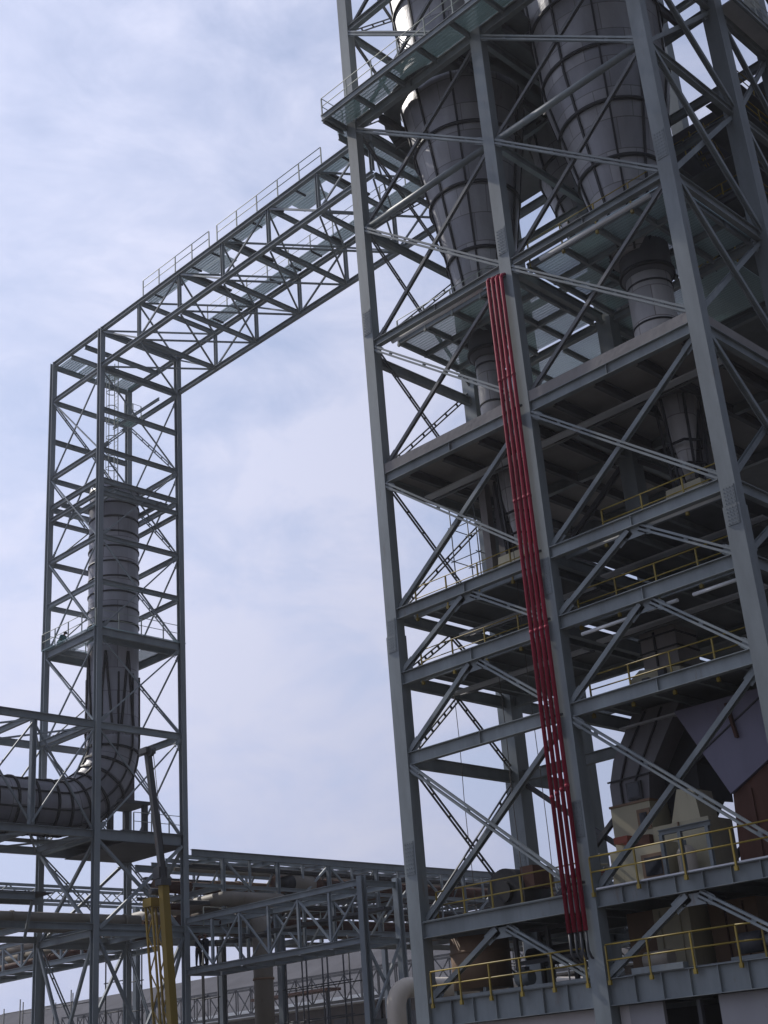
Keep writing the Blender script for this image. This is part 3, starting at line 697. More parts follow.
# inner frames around the duct head
for x in (-71, -67.2): MB().ibeam((x, Y1 + .2, 37.3), (x, Y3 - .2, 37.3), .3, .18).build('inner_beam', 'steel_flare', D)
for y in (44.8, 48.4): MB().ibeam((XA + .2, y, 36.9), (XB - .2, y, 36.9), .3, .18).build('inner_beam', 'steel_flare', D)
# working platform at 27 m and plated deck at 15 m
for q in ((XA - .1, -70.9, Y1 - .3, Y3 + .3), (-67.3, XB + .1, Y1 - .3, Y3 + .3), (-70.9, -67.3, Y1 - .3, 44.8), (-70.9, -67.3, 48.4, Y3 + .3)):
    MB().box(*q, 27.27, 27.32).build('platform', 'grating', D)
handrail(D, [(XA - .1, Y3, 27.3), (XA - .1, Y1 - .25, 27.3), (XB + .1, Y1 - .25, 27.3), (XB + .1, Y3 + .2, 27.3)], 'railgrey', 1.1, 1.6, 0, .024)
for x in (-70.9, -67.3): MB().ibeam((x, Y1 + .2, 27.0), (x, Y3 - .2, 27.0), .4, .2).build('inner_beam', 'steel_flare', D)
MB().box(XA - .1, XB + .15, 45.2, Y3 + .1, 14.97, 15.02).build('deck_plate', 'plate', D)
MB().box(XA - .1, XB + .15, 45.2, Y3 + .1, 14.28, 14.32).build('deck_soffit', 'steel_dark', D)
handrail(D, [(XB + .1, 46.0, 15.0), (XB + .1, Y3 + .1, 15.0)], 'railgrey', 1.1, 1.4, 0, .022)
# roof panels and caged ladder
for k in range(4):
    y = Y1 + .35 + k * 1.5
    MB().box(XA + .15, -70.1, y, y + 1.36, 48.42, 48.46).build('roof_panel', 'grating', D)
for x in (-70.0, -68.3): MB().ibeam((x, Y1 + .1, 48.2), (x, Y3 - .1, 48.2), .3, .2).build('inner_beam', 'steel_flare', D)
MB().ibeam((XA, Y1+.2, 48.3), (XA, Y3-.2, 48.3), .34, .2).build('beam', 'steel_flare', D); MB().ibeam((XB, Y1+.2, 48.3), (XB, Y3-.2, 48.3), .34, .2).build('beam', 'steel_flare', D)
lx, ly = -70.5, 47.6
b = MB()
for dx in (-.22, .22): b.bar((lx + dx, ly, 37.4), (lx + dx, ly, 49.4), .05, .05, (0, 1, 0))
for k in range(38): b.tube((lx - .22, ly, 37.6 + k * .3), (lx + .22, ly, 37.6 + k * .3), .012, 6)
ld = b.build('ladder', 'railgrey', D)
for k in range(8):
    z = 39.6 + k * 1.2; pts = [(lx + .36 * math.cos(a), ly - .38 + .38 * math.sin(a), z) for a in [R(-250 + 30 * q) for q in range(12)]]
    b = MB()
    for p, q in zip(pts, pts[1:]): b.bar(p, q, .02, .06)
    b.build('cage_hoop', 'railgrey', ld)
b = MB()
for a in (-180, -120, -60, 0): b.bar((lx + .36*math.cos(R(a)), ly - .38 + .38*math.sin(R(a)), 39.5), (lx + .36*math.cos(R(a)), ly - .38 + .38*math.sin(R(a)), 48.2), .04, .02, (0, 1, 0))
b.build('cage_bar', 'railgrey', ld)
MB().box(-71.3, -69.9, 47.75, 49.3, 45.0, 45.04).build('landing', 'grating', D)
handrail(D, [(-69.9, 47.9, 45.05), (-69.9, 49.3, 45.05)], 'railgrey', 1.05, .7, 0, .02)
MB().ibeam((XA + .2, 48.3, 44.85), (XB - .2, 48.3, 44.85), .2, .12).build('inner_beam', 'steel_flare', D)

# ---- bridge
Z1, Z2 = 48.45, 45.67
B = thing('truss_bridge', (-53, 46.6, Z2), 'high horizontal truss bridge joining the slim tower to the tall tower', 'bridge')
XE = -40.0; N = 6; px = [XB + (XE - XB) * k / N for k in range(N + 1)]
for y in (Y1, Y3):
    for z in (Z1, Z2):
        MB().ibeam((XB + .02 if z == Z2 else XA, y, z), (XE, y, z), .32, .26).build('chord', 'steel_flare', B)
    for k, x in enumerate(px[1:]):
        MB().ibeam((x, y, Z2 + .18), (x, y, Z1 - .18), .2, .2, .02, .03, (1, 0, 0)).build('post', 'steel_flare', B)
    for k in range(N):
        a, b2 = px[k] + .2, px[k+1] - .2
        if k % 2: MB().bar((a, y, Z2 + .2), (b2, y, Z1 - .2), .1, .1, (0, 1, 0)).build('diagonal', 'steel_flare', B)
        else: MB().bar((a, y, Z1 - .2), (b2, y, Z2 + .2), .1, .1, (0, 1, 0)).build('diagonal', 'steel_flare', B)
for k, x in enumerate(px):
    for z in (Z1, Z2):
        MB().ibeam((x, Y1 + .18, z), (x, Y3 - .18, z), .3, .2).build('cross_beam', 'steel_flare', B)
for k in range(N):
    a, b2 = px[k] + .15, px[k+1] - .15
    for z in (Z1 - .05, Z2 - .05):
        MB().bar((a, Y1 + .2, z), (b2, Y3 - .2, z), .1, .1).build('plan_brace', 'steel_flare', B); MB().bar((a, Y3 - .2, z - .12), (b2, Y1 + .2, z - .12), .1, .1).build('plan_brace', 'steel_flare', B)
for k in range(N - 1):
    if k in (1, 2, 4): MB().box(px[k+1] - .25, px[k+1] + .25, Y1 + .9, Y3 - 2.2, Z1 + .19, Z1 + .3).build('cable_tray', 'steel_dark', B)
MB().box(-61.6, XE, Y1 + .2, Y1 + 1.15, Z1 + .19, Z1 + .23).build('walkway', 'grating', B)
for x in (-55.3, -46.6): MB().box(x - 1.2, x + 1.0, Y1 + 1.16, Y1 + 2.2, Z1 + .19, Z1 + .23).build('walkway', 'grating', B)
MB().box(-61.0, XE, Y3 - 1.25, Y3 - .2, Z1 + .19, Z1 + .23).build('walkway', 'grating', B)
for y in (Y1 + .66, Y3 - .72):
    for k in range(11):
        x = -60.6 + k * 2.0; MB().box(x, x + .1, y - .46, y + .46, Z1 + .08, Z1 + .185).build('walkway_bearer', 'steel_dark', B)
handrail(B, [(-61.2, Y1 - .1, Z1 + .2), (-54.2, Y1 - .1, Z1 + .2)], 'railgrey', 1.15, 1.7, 0, .026)
handrail(B, [(-53.4, Y1 - .1, Z1 + .2), (-43.8, Y1 - .1, Z1 + .2)], 'railgrey', 1.15, 1.8, 0, .026)
handrail(B, [(-61, Y3 - 1.25, Z1 + .2), (XE, Y3 - 1.25, Z1 + .2)], 'railgrey', 1.1, 2.2, 0, .02)

# ---- upright duct with its elbow
E = thing('exhaust_duct', (-69.2, 46.6, 14.9), 'round grey duct standing in the slim tower and bending left through an elbow', 'duct')
ex, ey, er = -69.2, 46.6, 1.62
MB().lathe(ex, ey, [(er, 21.2)] + [(er, 22 + 1.02 * k) for k in range(17)], 56).build('upright_duct', 'shell_duct', E)
for k in range(11):
    MB().ring(ex, ey, 38.0 - k * 1.05, er - .01, .07, .1, 56).build('stiffener_ring', 'black', E)
rb = 4.4; pts = []
for k in range(13):
    a = R(90 * k / 12); pts.append((ex, ey - rb + rb * math.cos(a), 21.0 - rb * math.sin(a)))
zd = 21.0 - rb
MB().path([(ex, ey, 21.3)] + pts + [(ex, y, zd) for y in (42, 38, 34, 28, 22)], er, 48).build('elbow', 'shell_duct', E)
def hoop(c, d, r):
    b = MB(); c = V(*c); d = V(*d).normalized(); a = d.cross(V(1, 0, 0)).normalized(); u = d.cross(a); n = 40
    P = [c + (a * math.cos(2*math.pi*k/n) + u * math.sin(2*math.pi*k/n)) * r for k in range(n + 1)]
    for p, q in zip(P, P[1:]): b.bar(p, q, .1, .14, d)
    return b
for k in range(1, 13, 2):
    a = R(90 * k / 12); hoop(pts[k], (0, -math.sin(a), -math.cos(a)), er + .04).build('elbow_rib', 'black', E)
for y in (41.9, 40.6, 39.3, 38, 36.7, 35.4, 34.1, 32.8, 31.5): hoop((ex, y, zd), (0, -1, 0), er + .04).build('elbow_rib', 'black', E)
for q in range(10):       # long ribs that follow the bend
    th = 2 * math.pi * (q + .4) / 10; b = MB(); P = []
    for k in range(-6, 13):
        if k < 0: P.append(V(ex + math.cos(th) * (er + .04), ey + math.sin(th) * (er + .04), 21.0 - k * .7))
        else:
            a = R(90 * k / 12); c = V(*pts[k]); u = V(0, math.cos(a), -math.sin(a))
            P.append(c + (V(1, 0, 0) * math.cos(th) + u * math.sin(th)) * (er + .04))
    P.append(P[-1] + V(0, -12, 0))
    for p, n2 in zip(P, P[1:]): b.bar(p, n2, .09, .09)
    b.build('long_rib', 'black', E)
for k in range(4):        # tall A-shaped stiffeners on the lower upright part
    a = R(-150 + 50 * k); b = MB()
    for s in (-1, 1):
        b.bar((ex + (er + .06) * math.cos(a), ey + (er + .06) * math.sin(a), 26.6), (ex + (er + .06) * math.cos(a + s * .28), ey + (er + .06) * math.sin(a + s * .28), 21.5), .12, .14, (math.cos(a), math.sin(a), 0))
    b.build('bracket', 'black', E)
P2 = thing('elbow_pedestal', (-69.2, 46.4, 15.02), 'dark steel pedestal under the duct elbow on the plated deck', 'support')
MB().box(-70.4, -68.0, 45.5, 48.6, 17.1, 17.3).build('top_plate', 'steel_dark', P2)
MB().box(-69.9, -68.4, 44.6, 47.7, 17.31, 19.4).build('saddle', 'shell_duct', P2)
for x in (-70.2, -68.2):
    for y in (45.8, 48.3): MB().bar((x, y, 15.03), (x, y, 17.1), .3, .3, (0, 1, 0)).build('leg', 'steel_dark', P2)

# ---- gallery truss that carries the duct to the left
G = thing('duct_gallery', (-69.1, 33, 14.5), 'deep lattice truss carrying the level duct out at the left edge', 'truss')
for x in (XB, XA):
    for z in (21.1, 14.65): MB().ibeam((x, 20, z), (x, Y1 - .25, z), .44, .26).build('chord', 'steel_flare', G)
    for y in (39.2, 34.9, 30.6, 26.3): MB().ibeam((x, y, 14.9), (x, y, 20.85), .3, .3, .02, .04).build('post', 'steel_flare', G)
    ys = [43.2, 39.2, 34.9, 30.6, 26.3]
    for a, b2 in zip(ys, ys[1:]):
        MB().bar((x - .06, a, 15), (x - .06, b2, 20.8), .1, .1, (1, 0, 0)).build('diagonal', 'steel_flare', G); MB().bar((x + .06, a, 20.8), (x + .06, b2, 15), .1, .1, (1, 0, 0)).build('diagonal', 'steel_flare', G)
for y in (43.0, 39.2, 34.9, 30.6, 26.3):
    for z in (21.1, 14.65): MB().ibeam((XA + .2, y, z), (XB - .2, y, z), .36, .2).build('cross_beam', 'steel_flare', G)
ys = [43.0, 39.2, 34.9, 30.6, 26.3]
for a, b2 in zip(ys, ys[1:]):
    for z in (21.05, 14.6):
        MB().bar((XA + .2, a, z), (XB - .2, b2, z), .1, .1).build('plan_brace', 'steel_flare', G); MB().bar((XA + .2, b2, z - .12), (XB - .2, a, z - .12), .1, .1).build('plan_brace', 'steel_flare', G)
for x in (-70.6, -67.8): MB().box(x - .5, x + .5, 22, 43, 14.9, 14.94).build('walkway', 'plate', G)

# ================================================================== PIPE RACK
K = thing('pipe_rack', (-69, 60, GZ), 'long lattice pipe rack running behind the towers near the bottom', 'pipe rack')
KY = [26 + 4.45 * k for k in range(18)]
for x in (XB - .02, XA + .02):
    for z, y0 in ((14.0, 50.3), (9.5, 22)):
        MB().ibeam((x, y0, z), (x, 103, z), .42 if z > 13 else .36, .24).build('chord', 'steel_flare', K)
    for k, y in enumerate(KY):
        z1 = 13.8 if y > 50 else 9.3
        if y < 49: continue
        MB().ibeam((x, y, 9.7), (x, y, z1), .22, .22).build('post', 'steel_flare', K)
        if k + 1 < len(KY) and y > 49:
            MB().bar((x, y, 10.1) if k % 2 else (x, y, 13.8), (x, KY[k+1], 13.8) if k % 2 else (x, KY[k+1], 10.1), .14, .14, (1, 0, 0)).build('diagonal', 'steel_flare', K)
    for y in KY[1::3]:
        if abs(y - 46) > 4: MB().ibeam((x, y, GZ), (x, y, 9.3), .4, .4).build('leg', 'steel_flare', K)
for k, y in enumerate(KY):
    for z in ((13.9, 12.1, 9.45) if y > 50 else (9.45,)):
        MB().ibeam((XA + .2, y + .02, z), (XB - .2, y + .02, z), .32, .18).build('cross_beam', 'steel_flare', K)
for k in range(6, 17):
    for x in (XB - .1, XA + .1): MB().bar((x, KY[k] + 2.2, 12.1), (x, KY[k] + 2.2, 13.8), .14, .14, (0, 1, 0)).build('hanger', 'steel_flare', K)
    MB().ibeam((XA + .2, KY[k] + 2.2, 12.1), (XB - .2, KY[k] + 2.2, 12.1), .2, .14).build('cross_beam', 'steel_flare', K)
for x in (XB - .05, XA + .05): MB().ibeam((x, 50.4, 12.1), (x, 103, 12.1), .22, .16).build('chord', 'steel_flare', K)
for x in (-71.3, -66.7): MB().box(x - .25, x + .25, 50.4, 103, 13.2, 13.32).build('cable_tray', 'steel_dark', K)
handrail(K, [(XB + .15, 51, 9.7), (XB + .15, 70, 9.7)], 'railgrey', 1.1, 1.9, 0, .022)
for k in range(6, 17):
    a, b2 = KY[k], KY[k+1]
    MB().bar((XA + .2, a, 13.95), (XB - .2, b2, 13.95), .11, .11).build('plan_brace', 'steel_flare', K); MB().bar((XA + .2, b2, 13.8), (XB - .2, a, 13.8), .11, .11).build('plan_brace', 'steel_flare', K)
for x in (-70.6, -69.1, -67.6):
    MB().ibeam((x, 50.5, 14.02), (x, 103, 14.02), .24, .14).build('stringer', 'steel_flare', K)
PIPES = [(-67.2, 10.1, .36, 50, 103, 'rust', 'rusty pipe on the lower tier of the rack nearest the viewer'),
         (-68.3, 10.15, .42, 49, 103, 'tan', 'thick tan pipe in the middle of the lower tier of the rack'),
         (-69.6, 10.1, .36, 49, 103, 'rust', 'rusty brown pipe behind the thick tan pipe of the lower tier'),
         (-66.95, 10.02, .3, 22, 47, 'beige', 'beige lagged pipe along the near edge of the rack at the left end'),
         (-70.8, 10.05, .3, 22, 103, 'beige', 'beige pipe on the far side of the lower tier of the rack'),
         (-67.6, 12.75, .46, 58, 103, 'rust', 'thick dark rusty pipe on the upper tier of the rack'),
         (-68.9, 12.6, .34, 54, 103, 'tan', 'slim tan pipe on the upper tier beside the thick rusty one'),
         (-70.3, 12.65, .38, 50.5, 103, 'rust', 'rusty pipe at the back of the upper tier of the rack')]
for x, z, r, y0, y1, m, lb in PIPES:
    b = MB(); b.tube((x, y0, z), (x, y1, z), r, 20)
    y = y0 + 2.0
    while y < y1: b.tube((x, y, z), (x, y + .14, z), r + .05, 20); y += 7.3
    tag(b.build('pipe', m, loc=(x, y0, z)), lb, 'pipe', 'pipes on the pipe rack')
THIN = [(-66.5, 13.35, .09, 'steel_dark', 'thin dark conduit highest on the near edge of the rack'), (-67.0, 11.2, .14, 'steel_dark', 'dark slim pipe between the two tiers near the front of the rack'),
        (-69.4, 11.3, .2, 'rust', 'rusty slim pipe between the two tiers in the middle of the rack'), (-71.5, 11.4, .16, 'steel_dark', 'dark slim pipe between the two tiers at the back of the rack'),
        (-68.2, 13.35, .12, 'beige', 'thin beige pipe just below the top beams of the rack'), (-71.4, 12.75, .24, 'steel_mid', 'grey pipe at the far back of the upper tier')]
for x, z, r, m, lb in THIN:
    b = MB(); b.tube((x, 50.5, z), (x, 103, z), r, 14)
    tag(b.build('pipe', m, loc=(x, 50.5, z)), lb, 'pipe', 'pipes on the pipe rack')
for k in range(6, 17):
    y = KY[k]
    for q in range(3):
        x = -71.2 + q * 1.9; MB().bar((x, y + .05, 12.3), (x + 1.0, y + .05, 13.7), .1, .1, (0, 1, 0)).build('knee_brace', 'steel_flare', K)
    MB().bar((XB - .02, y + .1, 11.0), (XA + .02, y + .1, 11.0), .16, .16).build('pipe_support', 'steel_dark', K)
    MB().bar((XB - .25, y + 2.2, 9.7), (XB - .25, y + 2.2, 12.0), .1, .1, (0, 1, 0)).build('hanger', 'steel_flare', K)
for y, z, r, lb in ((52.6, 11.35, .44, 'beige pipe crossing the rack from the left behind the crane mast, upper one'), (54.0, 10.95, .36, 'slimmer beige pipe crossing the rack from the left just behind the upper one')):
    b = MB(); b.path([(-104, y, z), (-70, y, z), (-66.4, y, z), (-66.0, y + .1, z), (-65.9, y + .5, z), (-65.9, y + 4.5, z)], r, 20)
    for x in (-98, -91, -84, -77, -71): b.tube((x, y, z), (x + .14, y, z), r + .05, 20)
    tag(b.build('pipe', 'beige', loc=(-104, y, z)), lb, 'pipe', 'pipes on the pipe rack')
t = thing('standpipe', (-65.4, 55, GZ), 'thick tan upright pipe behind the pipe bridge, rising to the rack', 'pipe')
b = MB(); b.path([(-65.4, 55, GZ), (-65.4, 55, 9.3)] + [(-65.4 - 1.0 + math.cos(R(a)), 55, 9.3 + math.sin(R(a))) for a in (20, 45, 70, 90)] + [(-67.4, 55, 10.3)], .6, 28); b.build('shell', 'beige', t)
for z in (2.0, 6.6): MB().ring(-65.4, 55, z, .6, .06, .12, 28).build('flange', 'tan', t)
t = thing('drum_unit', (-66.7, 59.5, 11.4), 'pale drum with dark cone ends sitting on the pipe rack', 'drum')
MB().tube((-66.7, 58.6, 12.55), (-66.7, 60.4, 12.55), .62, 28).build('shell', 'beige', t); MB().tube((-66.7, 60.4, 12.55), (-66.7, 61.6, 12.55), .62, 28, .35).build('end_cone', 'rust', t); MB().tube((-66.7, 57.6, 12.55), (-66.7, 58.6, 12.55), .35, 28, .62).build('end_cone', 'black', t)
for y in (59.0, 60.1): MB().box(-67.1, -66.3, y - .1, y + .1, 11.4, 12.0).build('saddle', 'steel_dark', t)

# ---- pipe bridge towards the tall tower
A = thing('pipe_bridge', (-58, 51, 7), 'narrow lattice truss bridge with workers on it, resting on a braced column pair', 'bridge')
X0, X1 = -66.1, -51.0
for y in (49.75, 52.4):
    for z in (9.95, 7.05): MB().ibeam((X0, y, z), (X1, y, z), .32, .22).build('chord', 'steel_flare', A)
    for k in range(1, 6):
        x = X0 + (X1 - X0) * k / 6; MB().ibeam((x, y, 7.25), (x, y, 9.75), .15, .15).build('post', 'steel_flare', A)
    for k in range(6):
        a, b2 = X0 + (X1 - X0) * k / 6, X0 + (X1 - X0) * (k + 1) / 6
        MB().bar((a, y, 7.25 if k % 2 else 9.75), (b2, y, 9.75 if k % 2 else 7.25), .1, .1, (0, 1, 0)).build('diagonal', 'steel_flare', A)
    MB().ibeam((X1, y, GZ), (X1, y, 10.25), .38, .36, .03, .05).build('column', 'steel_flare', A)
for k in range(7):
    x = X0 + (X1 - X0) * k / 6
    for z in (9.9, 7.0): MB().ibeam((x, 49.9, z), (x, 52.25, z), .28, .18).build('cross_beam', 'steel_flare', A)
MB().bar((X1 + .1, 49.9, 3.2), (X1 + .1, 52.2, 6.9), .13, .13, (1, 0, 0)).build('column_brace', 'steel_flare', A); MB().bar((X1 - .1, 49.9, 6.9), (X1 - .1, 52.2, 3.2), .13, .13, (1, 0, 0)).build('column_brace', 'steel_flare', A)
MB().bar((X1 + .1, 49.9, -1), (X1 + .1, 52.2, 3.0), .13, .13, (1, 0, 0)).build('column_brace', 'steel_flare', A); MB().bar((X1 - .1, 49.9, 3.0), (X1 - .1, 52.2, -1), .13, .13, (1, 0, 0)).build('column_brace', 'steel_flare', A)
MB().ibeam((X1, 50, 3.1), (X1, 52.2, 3.1), .24, .2).build('cross_beam', 'steel_flare', A)
MB().box(X0, X1, 49.95, 51.0, 7.24, 7.28).build('walkway', 'plate', A)
MB().box(X0, X1, 51.3, 51.9, 8.6, 8.75).build('cable_tray', 'steel_dark', A)
for k in range(1, 6):
    x = X0 + (X1 - X0) * k / 6; MB().bar((x, 49.95, 8.5), (x, 52.2, 8.5), .12, .16).build('tray_bearer', 'steel_dark', A)

A2 = thing('pipe_bridge', (-85, 51, 9), 'lattice truss leaving the pipe rack to the left behind the slim tower', 'bridge')
for y in (49.75, 52.4):
    for z in (11.0, 9.2): MB().ibeam((-112, y, z), (-72.6, y, z), .32, .22).build('chord', 'steel_flare', A2)
    for k in range(16):
        x = -111.5 + k * 2.45
        MB().bar((x, y, 9.36), (x, y, 10.84), .14, .14, (0, 1, 0)).build('post', 'steel_flare', A2)
        if k < 15: MB().bar((x, y, 9.36 if k % 2 else 10.84), (x + 2.45, y, 10.84 if k % 2 else 9.36), .1, .1, (0, 1, 0)).build('diagonal', 'steel_flare', A2)
for k in range(16):
    x = -111.5 + k * 2.45; MB().ibeam((x, 49.9, 9.2), (x, 52.25, 9.2), .22, .14).build('cross_beam', 'steel_flare', A2)
for x in (-110, -96, -84): MB().ibeam((x, 51, GZ), (x, 51, 9.0), .35, .35).build('leg', 'steel_flare', A2)
for y, z, m, lb in ((50.5, 9.65, 'rust', 'dark rusty pipe inside the lattice truss left of the slim tower'), (51.5, 9.7, 'tan', 'tan pipe inside the lattice truss left of the slim tower')):
    b = MB(); b.tube((-112, y, z), (-70, y, z), .28, 16)
    for x in (-106, -98, -90, -82, -75): b.tube((x, y, z), (x + .12, y, z), .34, 16)
    tag(b.build('pipe', m, loc=(-112, y, z)), lb, 'pipe', 'pipes on the pipe bridge')

# cream pipe with elbow
t = thing('cream_pipe', (-49.95, 50.6, GZ), 'cream pipe rising from the ground and turning level behind the left column', 'pipe')
b = MB(); b.path([(-49.95, 50.6, GZ), (-49.95, 50.6, 3.6)] + [(-49.95, 50.6 + 1.0 - math.cos(R(a)), 3.6 + math.sin(R(a))) for a in (20, 40, 60, 80, 90)] + [(-49.95, 56, 4.6), (-49.95, 95, 4.6)], .5, 28); b.build('shell', 'creampipe', t)
for y in (53.0, 60, 68): MB().tube((-49.95, y, 4.6), (-49.95, y + .15, 4.6), .57, 28).build('flange', 'rust', t)
for y in (58, 66, 74): MB().bar((-49.95, y, GZ), (-49.95, y, 4.0), .3, .3, (0, 1, 0)).build('support', 'steel_dark', t)

# small dark landing at the left edge, low rack truss
t = thing('side_platform', (-65, 36, 10), 'dark plate platform jutting in at the left edge below the duct', 'platform')
MB().box(-65.9, -64.2, 30, 39.6, 10.9, 10.95).build('deck', 'steel_dark', t); MB().ibeam((-65.8, 30, 10.7), (-65.8, 39.6, 10.7), .36, .2).build('beam', 'steel_flare', t); MB().ibeam((-64.3, 30, 10.7), (-64.3, 38.5, 10.7), .36, .2).build('beam', 'steel_flare', t)
MB().bar((-64.4, 38.4, 10.5), (-65.9, 38.9, 8.8), .14, .14).build('strut', 'steel_flare', t)

# ================================================================== CRANE
C = thing('mobile_crane', (-52.8, 39.5, GZ), 'yellow crane mast with a thin dark upper boom in front of the slim tower', 'crane')
b0, b1, b2 = V(-53.1, 39.5, GZ), V(-54.25, 39.5, 10.1), V(-55.5, 39.5, 16.7)
MB().bar(b0, b1, .34, .4, (0, 1, 0)).build('lower_boom', 'crane', C)
bm = MB(); o = V(-.75, .1, 0); bb0, bb1 = b0 + o, V(-55.0, 39.5, 9.2)
for dx, dy in ((-.33, -.3), (.2, -.3), (-.33, .3), (.2, .3)): bm.bar(bb0 + V(dx, dy, 0), bb1 + V(dx, dy, 0), .09, .09, (0, 1, 0))
for k in range(13):
    za, zb = k / 13, (k + 1) / 13; s = (-.33, .2) if k % 2 else (.2, -.33)
    for dy in (-.3, .3): bm.bar(bb0 + (bb1 - bb0) * za + V(s[0], dy, 0), bb0 + (bb1 - bb0) * zb + V(s[1], dy, 0), .05, .05, (0, 1, 0))
bm.build('lattice_mast', 'crane', C)
MB().bar(b1 + V(.05, 0, -.2), b2, .25, .3, (0, 1, 0)).build('upper_boom', 'steel_dark', C)
hb = MB(); hb.box(-54.5, -54.0, 39.2, 39.8, 9.8, 10.1); hb.box(-54.75, -54.25, 39.25, 39.75, 10.15, 10.7); hb.tube((-54.8, 39.1, 9.6), (-54.8, 39.9, 9.6), .16, 14); hb.build('boom_collar', 'steel_dark', C)
hd = MB(); hd.box(-55.85, -55.2, 39.2, 39.8, 16.55, 16.85); hd.tube((-55.2, 39.4, 16.6), (-55.2, 39.6, 16.6), .22, 18); hd.build('sheave_head', 'steel_dark', C)
MB().tube((-55.0, 39.5, 16.5), (-54.0, 39.5, 10.2), .02, 6).build('hoist_rope', 'black', C)
MB().box(-55.4, -54.7, 39.1, 39.9, 8.9, 9.3).build('winch', 'crane', C)
MB().box(-55.2, -51.6, 38, 41, GZ + .7, GZ + 2.1).build('machine_deck', 'crane', C)
for y in (37.7, 41.3): MB().box(-55.8, -51, y - .35, y + .35, GZ, GZ + .75).build('crawler_track', 'steel_dark', C)

# ================================================================== BACKGROUND
H = thing('long_shed', (-120, 108, GZ), 'long low grey shed with a sheet roof far behind the pipe rack', 'building')
def roofstrip(y0, z0, y1, z1):
    b = MB(); b.quad8([(-230, y0, z0 - .15), (-30, y0, z0 - .15), (-30, y1, z1 - .15), (-230, y1, z1 - .15), (-230, y0, z0), (-30, y0, z0), (-30, y1, z1), (-230, y1, z1)])
    return b
roofstrip(99.5, 8.9, 114, 15.0).build('roof', 'roof', H); roofstrip(114.05, 15.0, 128.5, 8.9).build('roof', 'roof', H)
MB().box(-229.5, -30.5, 100.2, 100.5, GZ, 8.6).build('wall', 'darkwall', H); MB().box(-229.5, -30.5, 127.5, 127.8, GZ, 8.6).build('wall', 'darkwall', H)
MB().box(-230, -30, 99.3, 99.49, 8.62, 8.95).build('gutter', 'galv', H)
for k in range(24):
    x = -160 + k * 5.2; MB().box(x, x + 2.2, 100.1, 100.19, 2.5, 6.8).build('opening', 'steel_dark', H)
def lattice(name, y, x0, x1, za, zb, label, posts, floor=None):
    t = thing(name, ((x0 + x1) / 2, y, GZ), label, 'gallery', 'conveyor galleries in the background')
    for dy in (0, 2.2):
        for z in (za, zb): MB().bar((x0, y + dy, z), (x1, y + dy, z), .16, .2).build('chord', 'steel_dark', t)
        b = MB(); n = int((x1 - x0) / 2.4)
        for k in range(n):
            a, c = x0 + (x1 - x0) * k / n, x0 + (x1 - x0) * (k + 1) / n
            b.bar((a, y + dy, za), (a, y + dy, zb), .1, .1, (0, 1, 0)); b.bar((a, y + dy, za if k % 2 else zb), (c, y + dy, zb if k % 2 else za), .09, .09, (0, 1, 0))
        b.build('lattice_web', 'steel_dark', t)
    MB().box(x0, x1, y, y + 2.2, za - .22, za - .12).build('floor', floor or 'steel_dark', t)
    for x in posts: MB().ibeam((x, y + 1.1, GZ), (x, y + 1.1, za - .23), .4, .4).build('leg', 'steel_dark', t)
lattice('conveyor_gallery', 94, -150, -66, 8.0, 10.7, 'dark lattice gallery with a pale floor running in front of the long shed', (-145, -128, -112, -96, -80, -68), 'galv')
t = thing('plank_platform', (-105, 93, GZ), 'dark plank platform on thin legs in front of the lattice gallery', 'platform')
MB().box(-111, -99.5, 91.5, 93.4, 9.0, 9.25).build('deck', 'rust', t)
for x in (-110, -105, -100.5): MB().bar((x, 92.4, GZ), (x, 92.4, 9.0), .2, .2, (0, 1, 0)).build('leg', 'steel_dark', t)
t = thing('conveyor_gallery', (-86, 55, GZ), 'thin pale lattice gallery crossing behind the slim tower below the deck', 'gallery', 'conveyor galleries in the background')
for dx in (0, 1.6):
    for z in (14.9, 13.9): MB().bar((-85 - dx, 20, z), (-85 - dx, 92, z), .2, .18).build('chord', 'steel_flare', t)
    b = MB()
    for k in range(60): y = 20 + k * 1.2; b.bar((-85 - dx, y, 13.9 if k % 2 else 14.9), (-85 - dx, y + 1.2, 14.9 if k % 2 else 13.9), .07, .07, (1, 0, 0))
    b.build('lattice_web', 'steel_flare', t)
for y in (30, 60, 86): MB().ibeam((-85.8, y, GZ), (-85.8, y, 13.8), .4, .4).build('leg', 'steel_flare', t)
def scaffold(x0, y0, nx, ny, ztop, step, label):
    t = thing('scaffold', (x0, y0, GZ), label, 'scaffold', 'pole scaffolds')
    for i in range(nx + 1):
        for j in range(ny + 1):
            MB().tube((x0 + i*step, y0 + j*step*.7, GZ), (x0 + i*step, y0 + j*step*.7, ztop + .5 * ((i + j) % 3)), .05, 8).build('pole', 'steel_dark', t)
    z = GZ + 2
    while z < ztop:
        for j in range(ny + 1): MB().tube((x0 - .2, y0 + j*step*.7, z), (x0 + nx*step + .2, y0 + j*step*.7, z), .035, 8).build('ledger', 'steel_dark', t)
        z += 1.9
scaffold(-104.5, 60, 4, 1, 8.3, 2.5, 'thin dark pole scaffold at the bottom left edge against the shed')
scaffold(-80.8, 54, 1, 1, 10.8, 2.1, 'narrow tall pole scaffold standing behind the feet of the slim tower')
scaffold(-71.6, 54, 1, 1, 8.4, 1.6, 'narrow pole scaffold below the two workers on the pipe bridge')
scaffold(-67.5, 57, 4, 1, 8.0, 1.9, 'pole scaffold beneath the pipe rack right of the crane mast')
scaffold(-56, 62, 5, 1, 9.0, 2.1, 'pole scaffold behind the narrow pipe bridge')
t = thing('blank_block', (-44, 78, GZ), 'plain grey block building seen low between the tower columns', 'building')
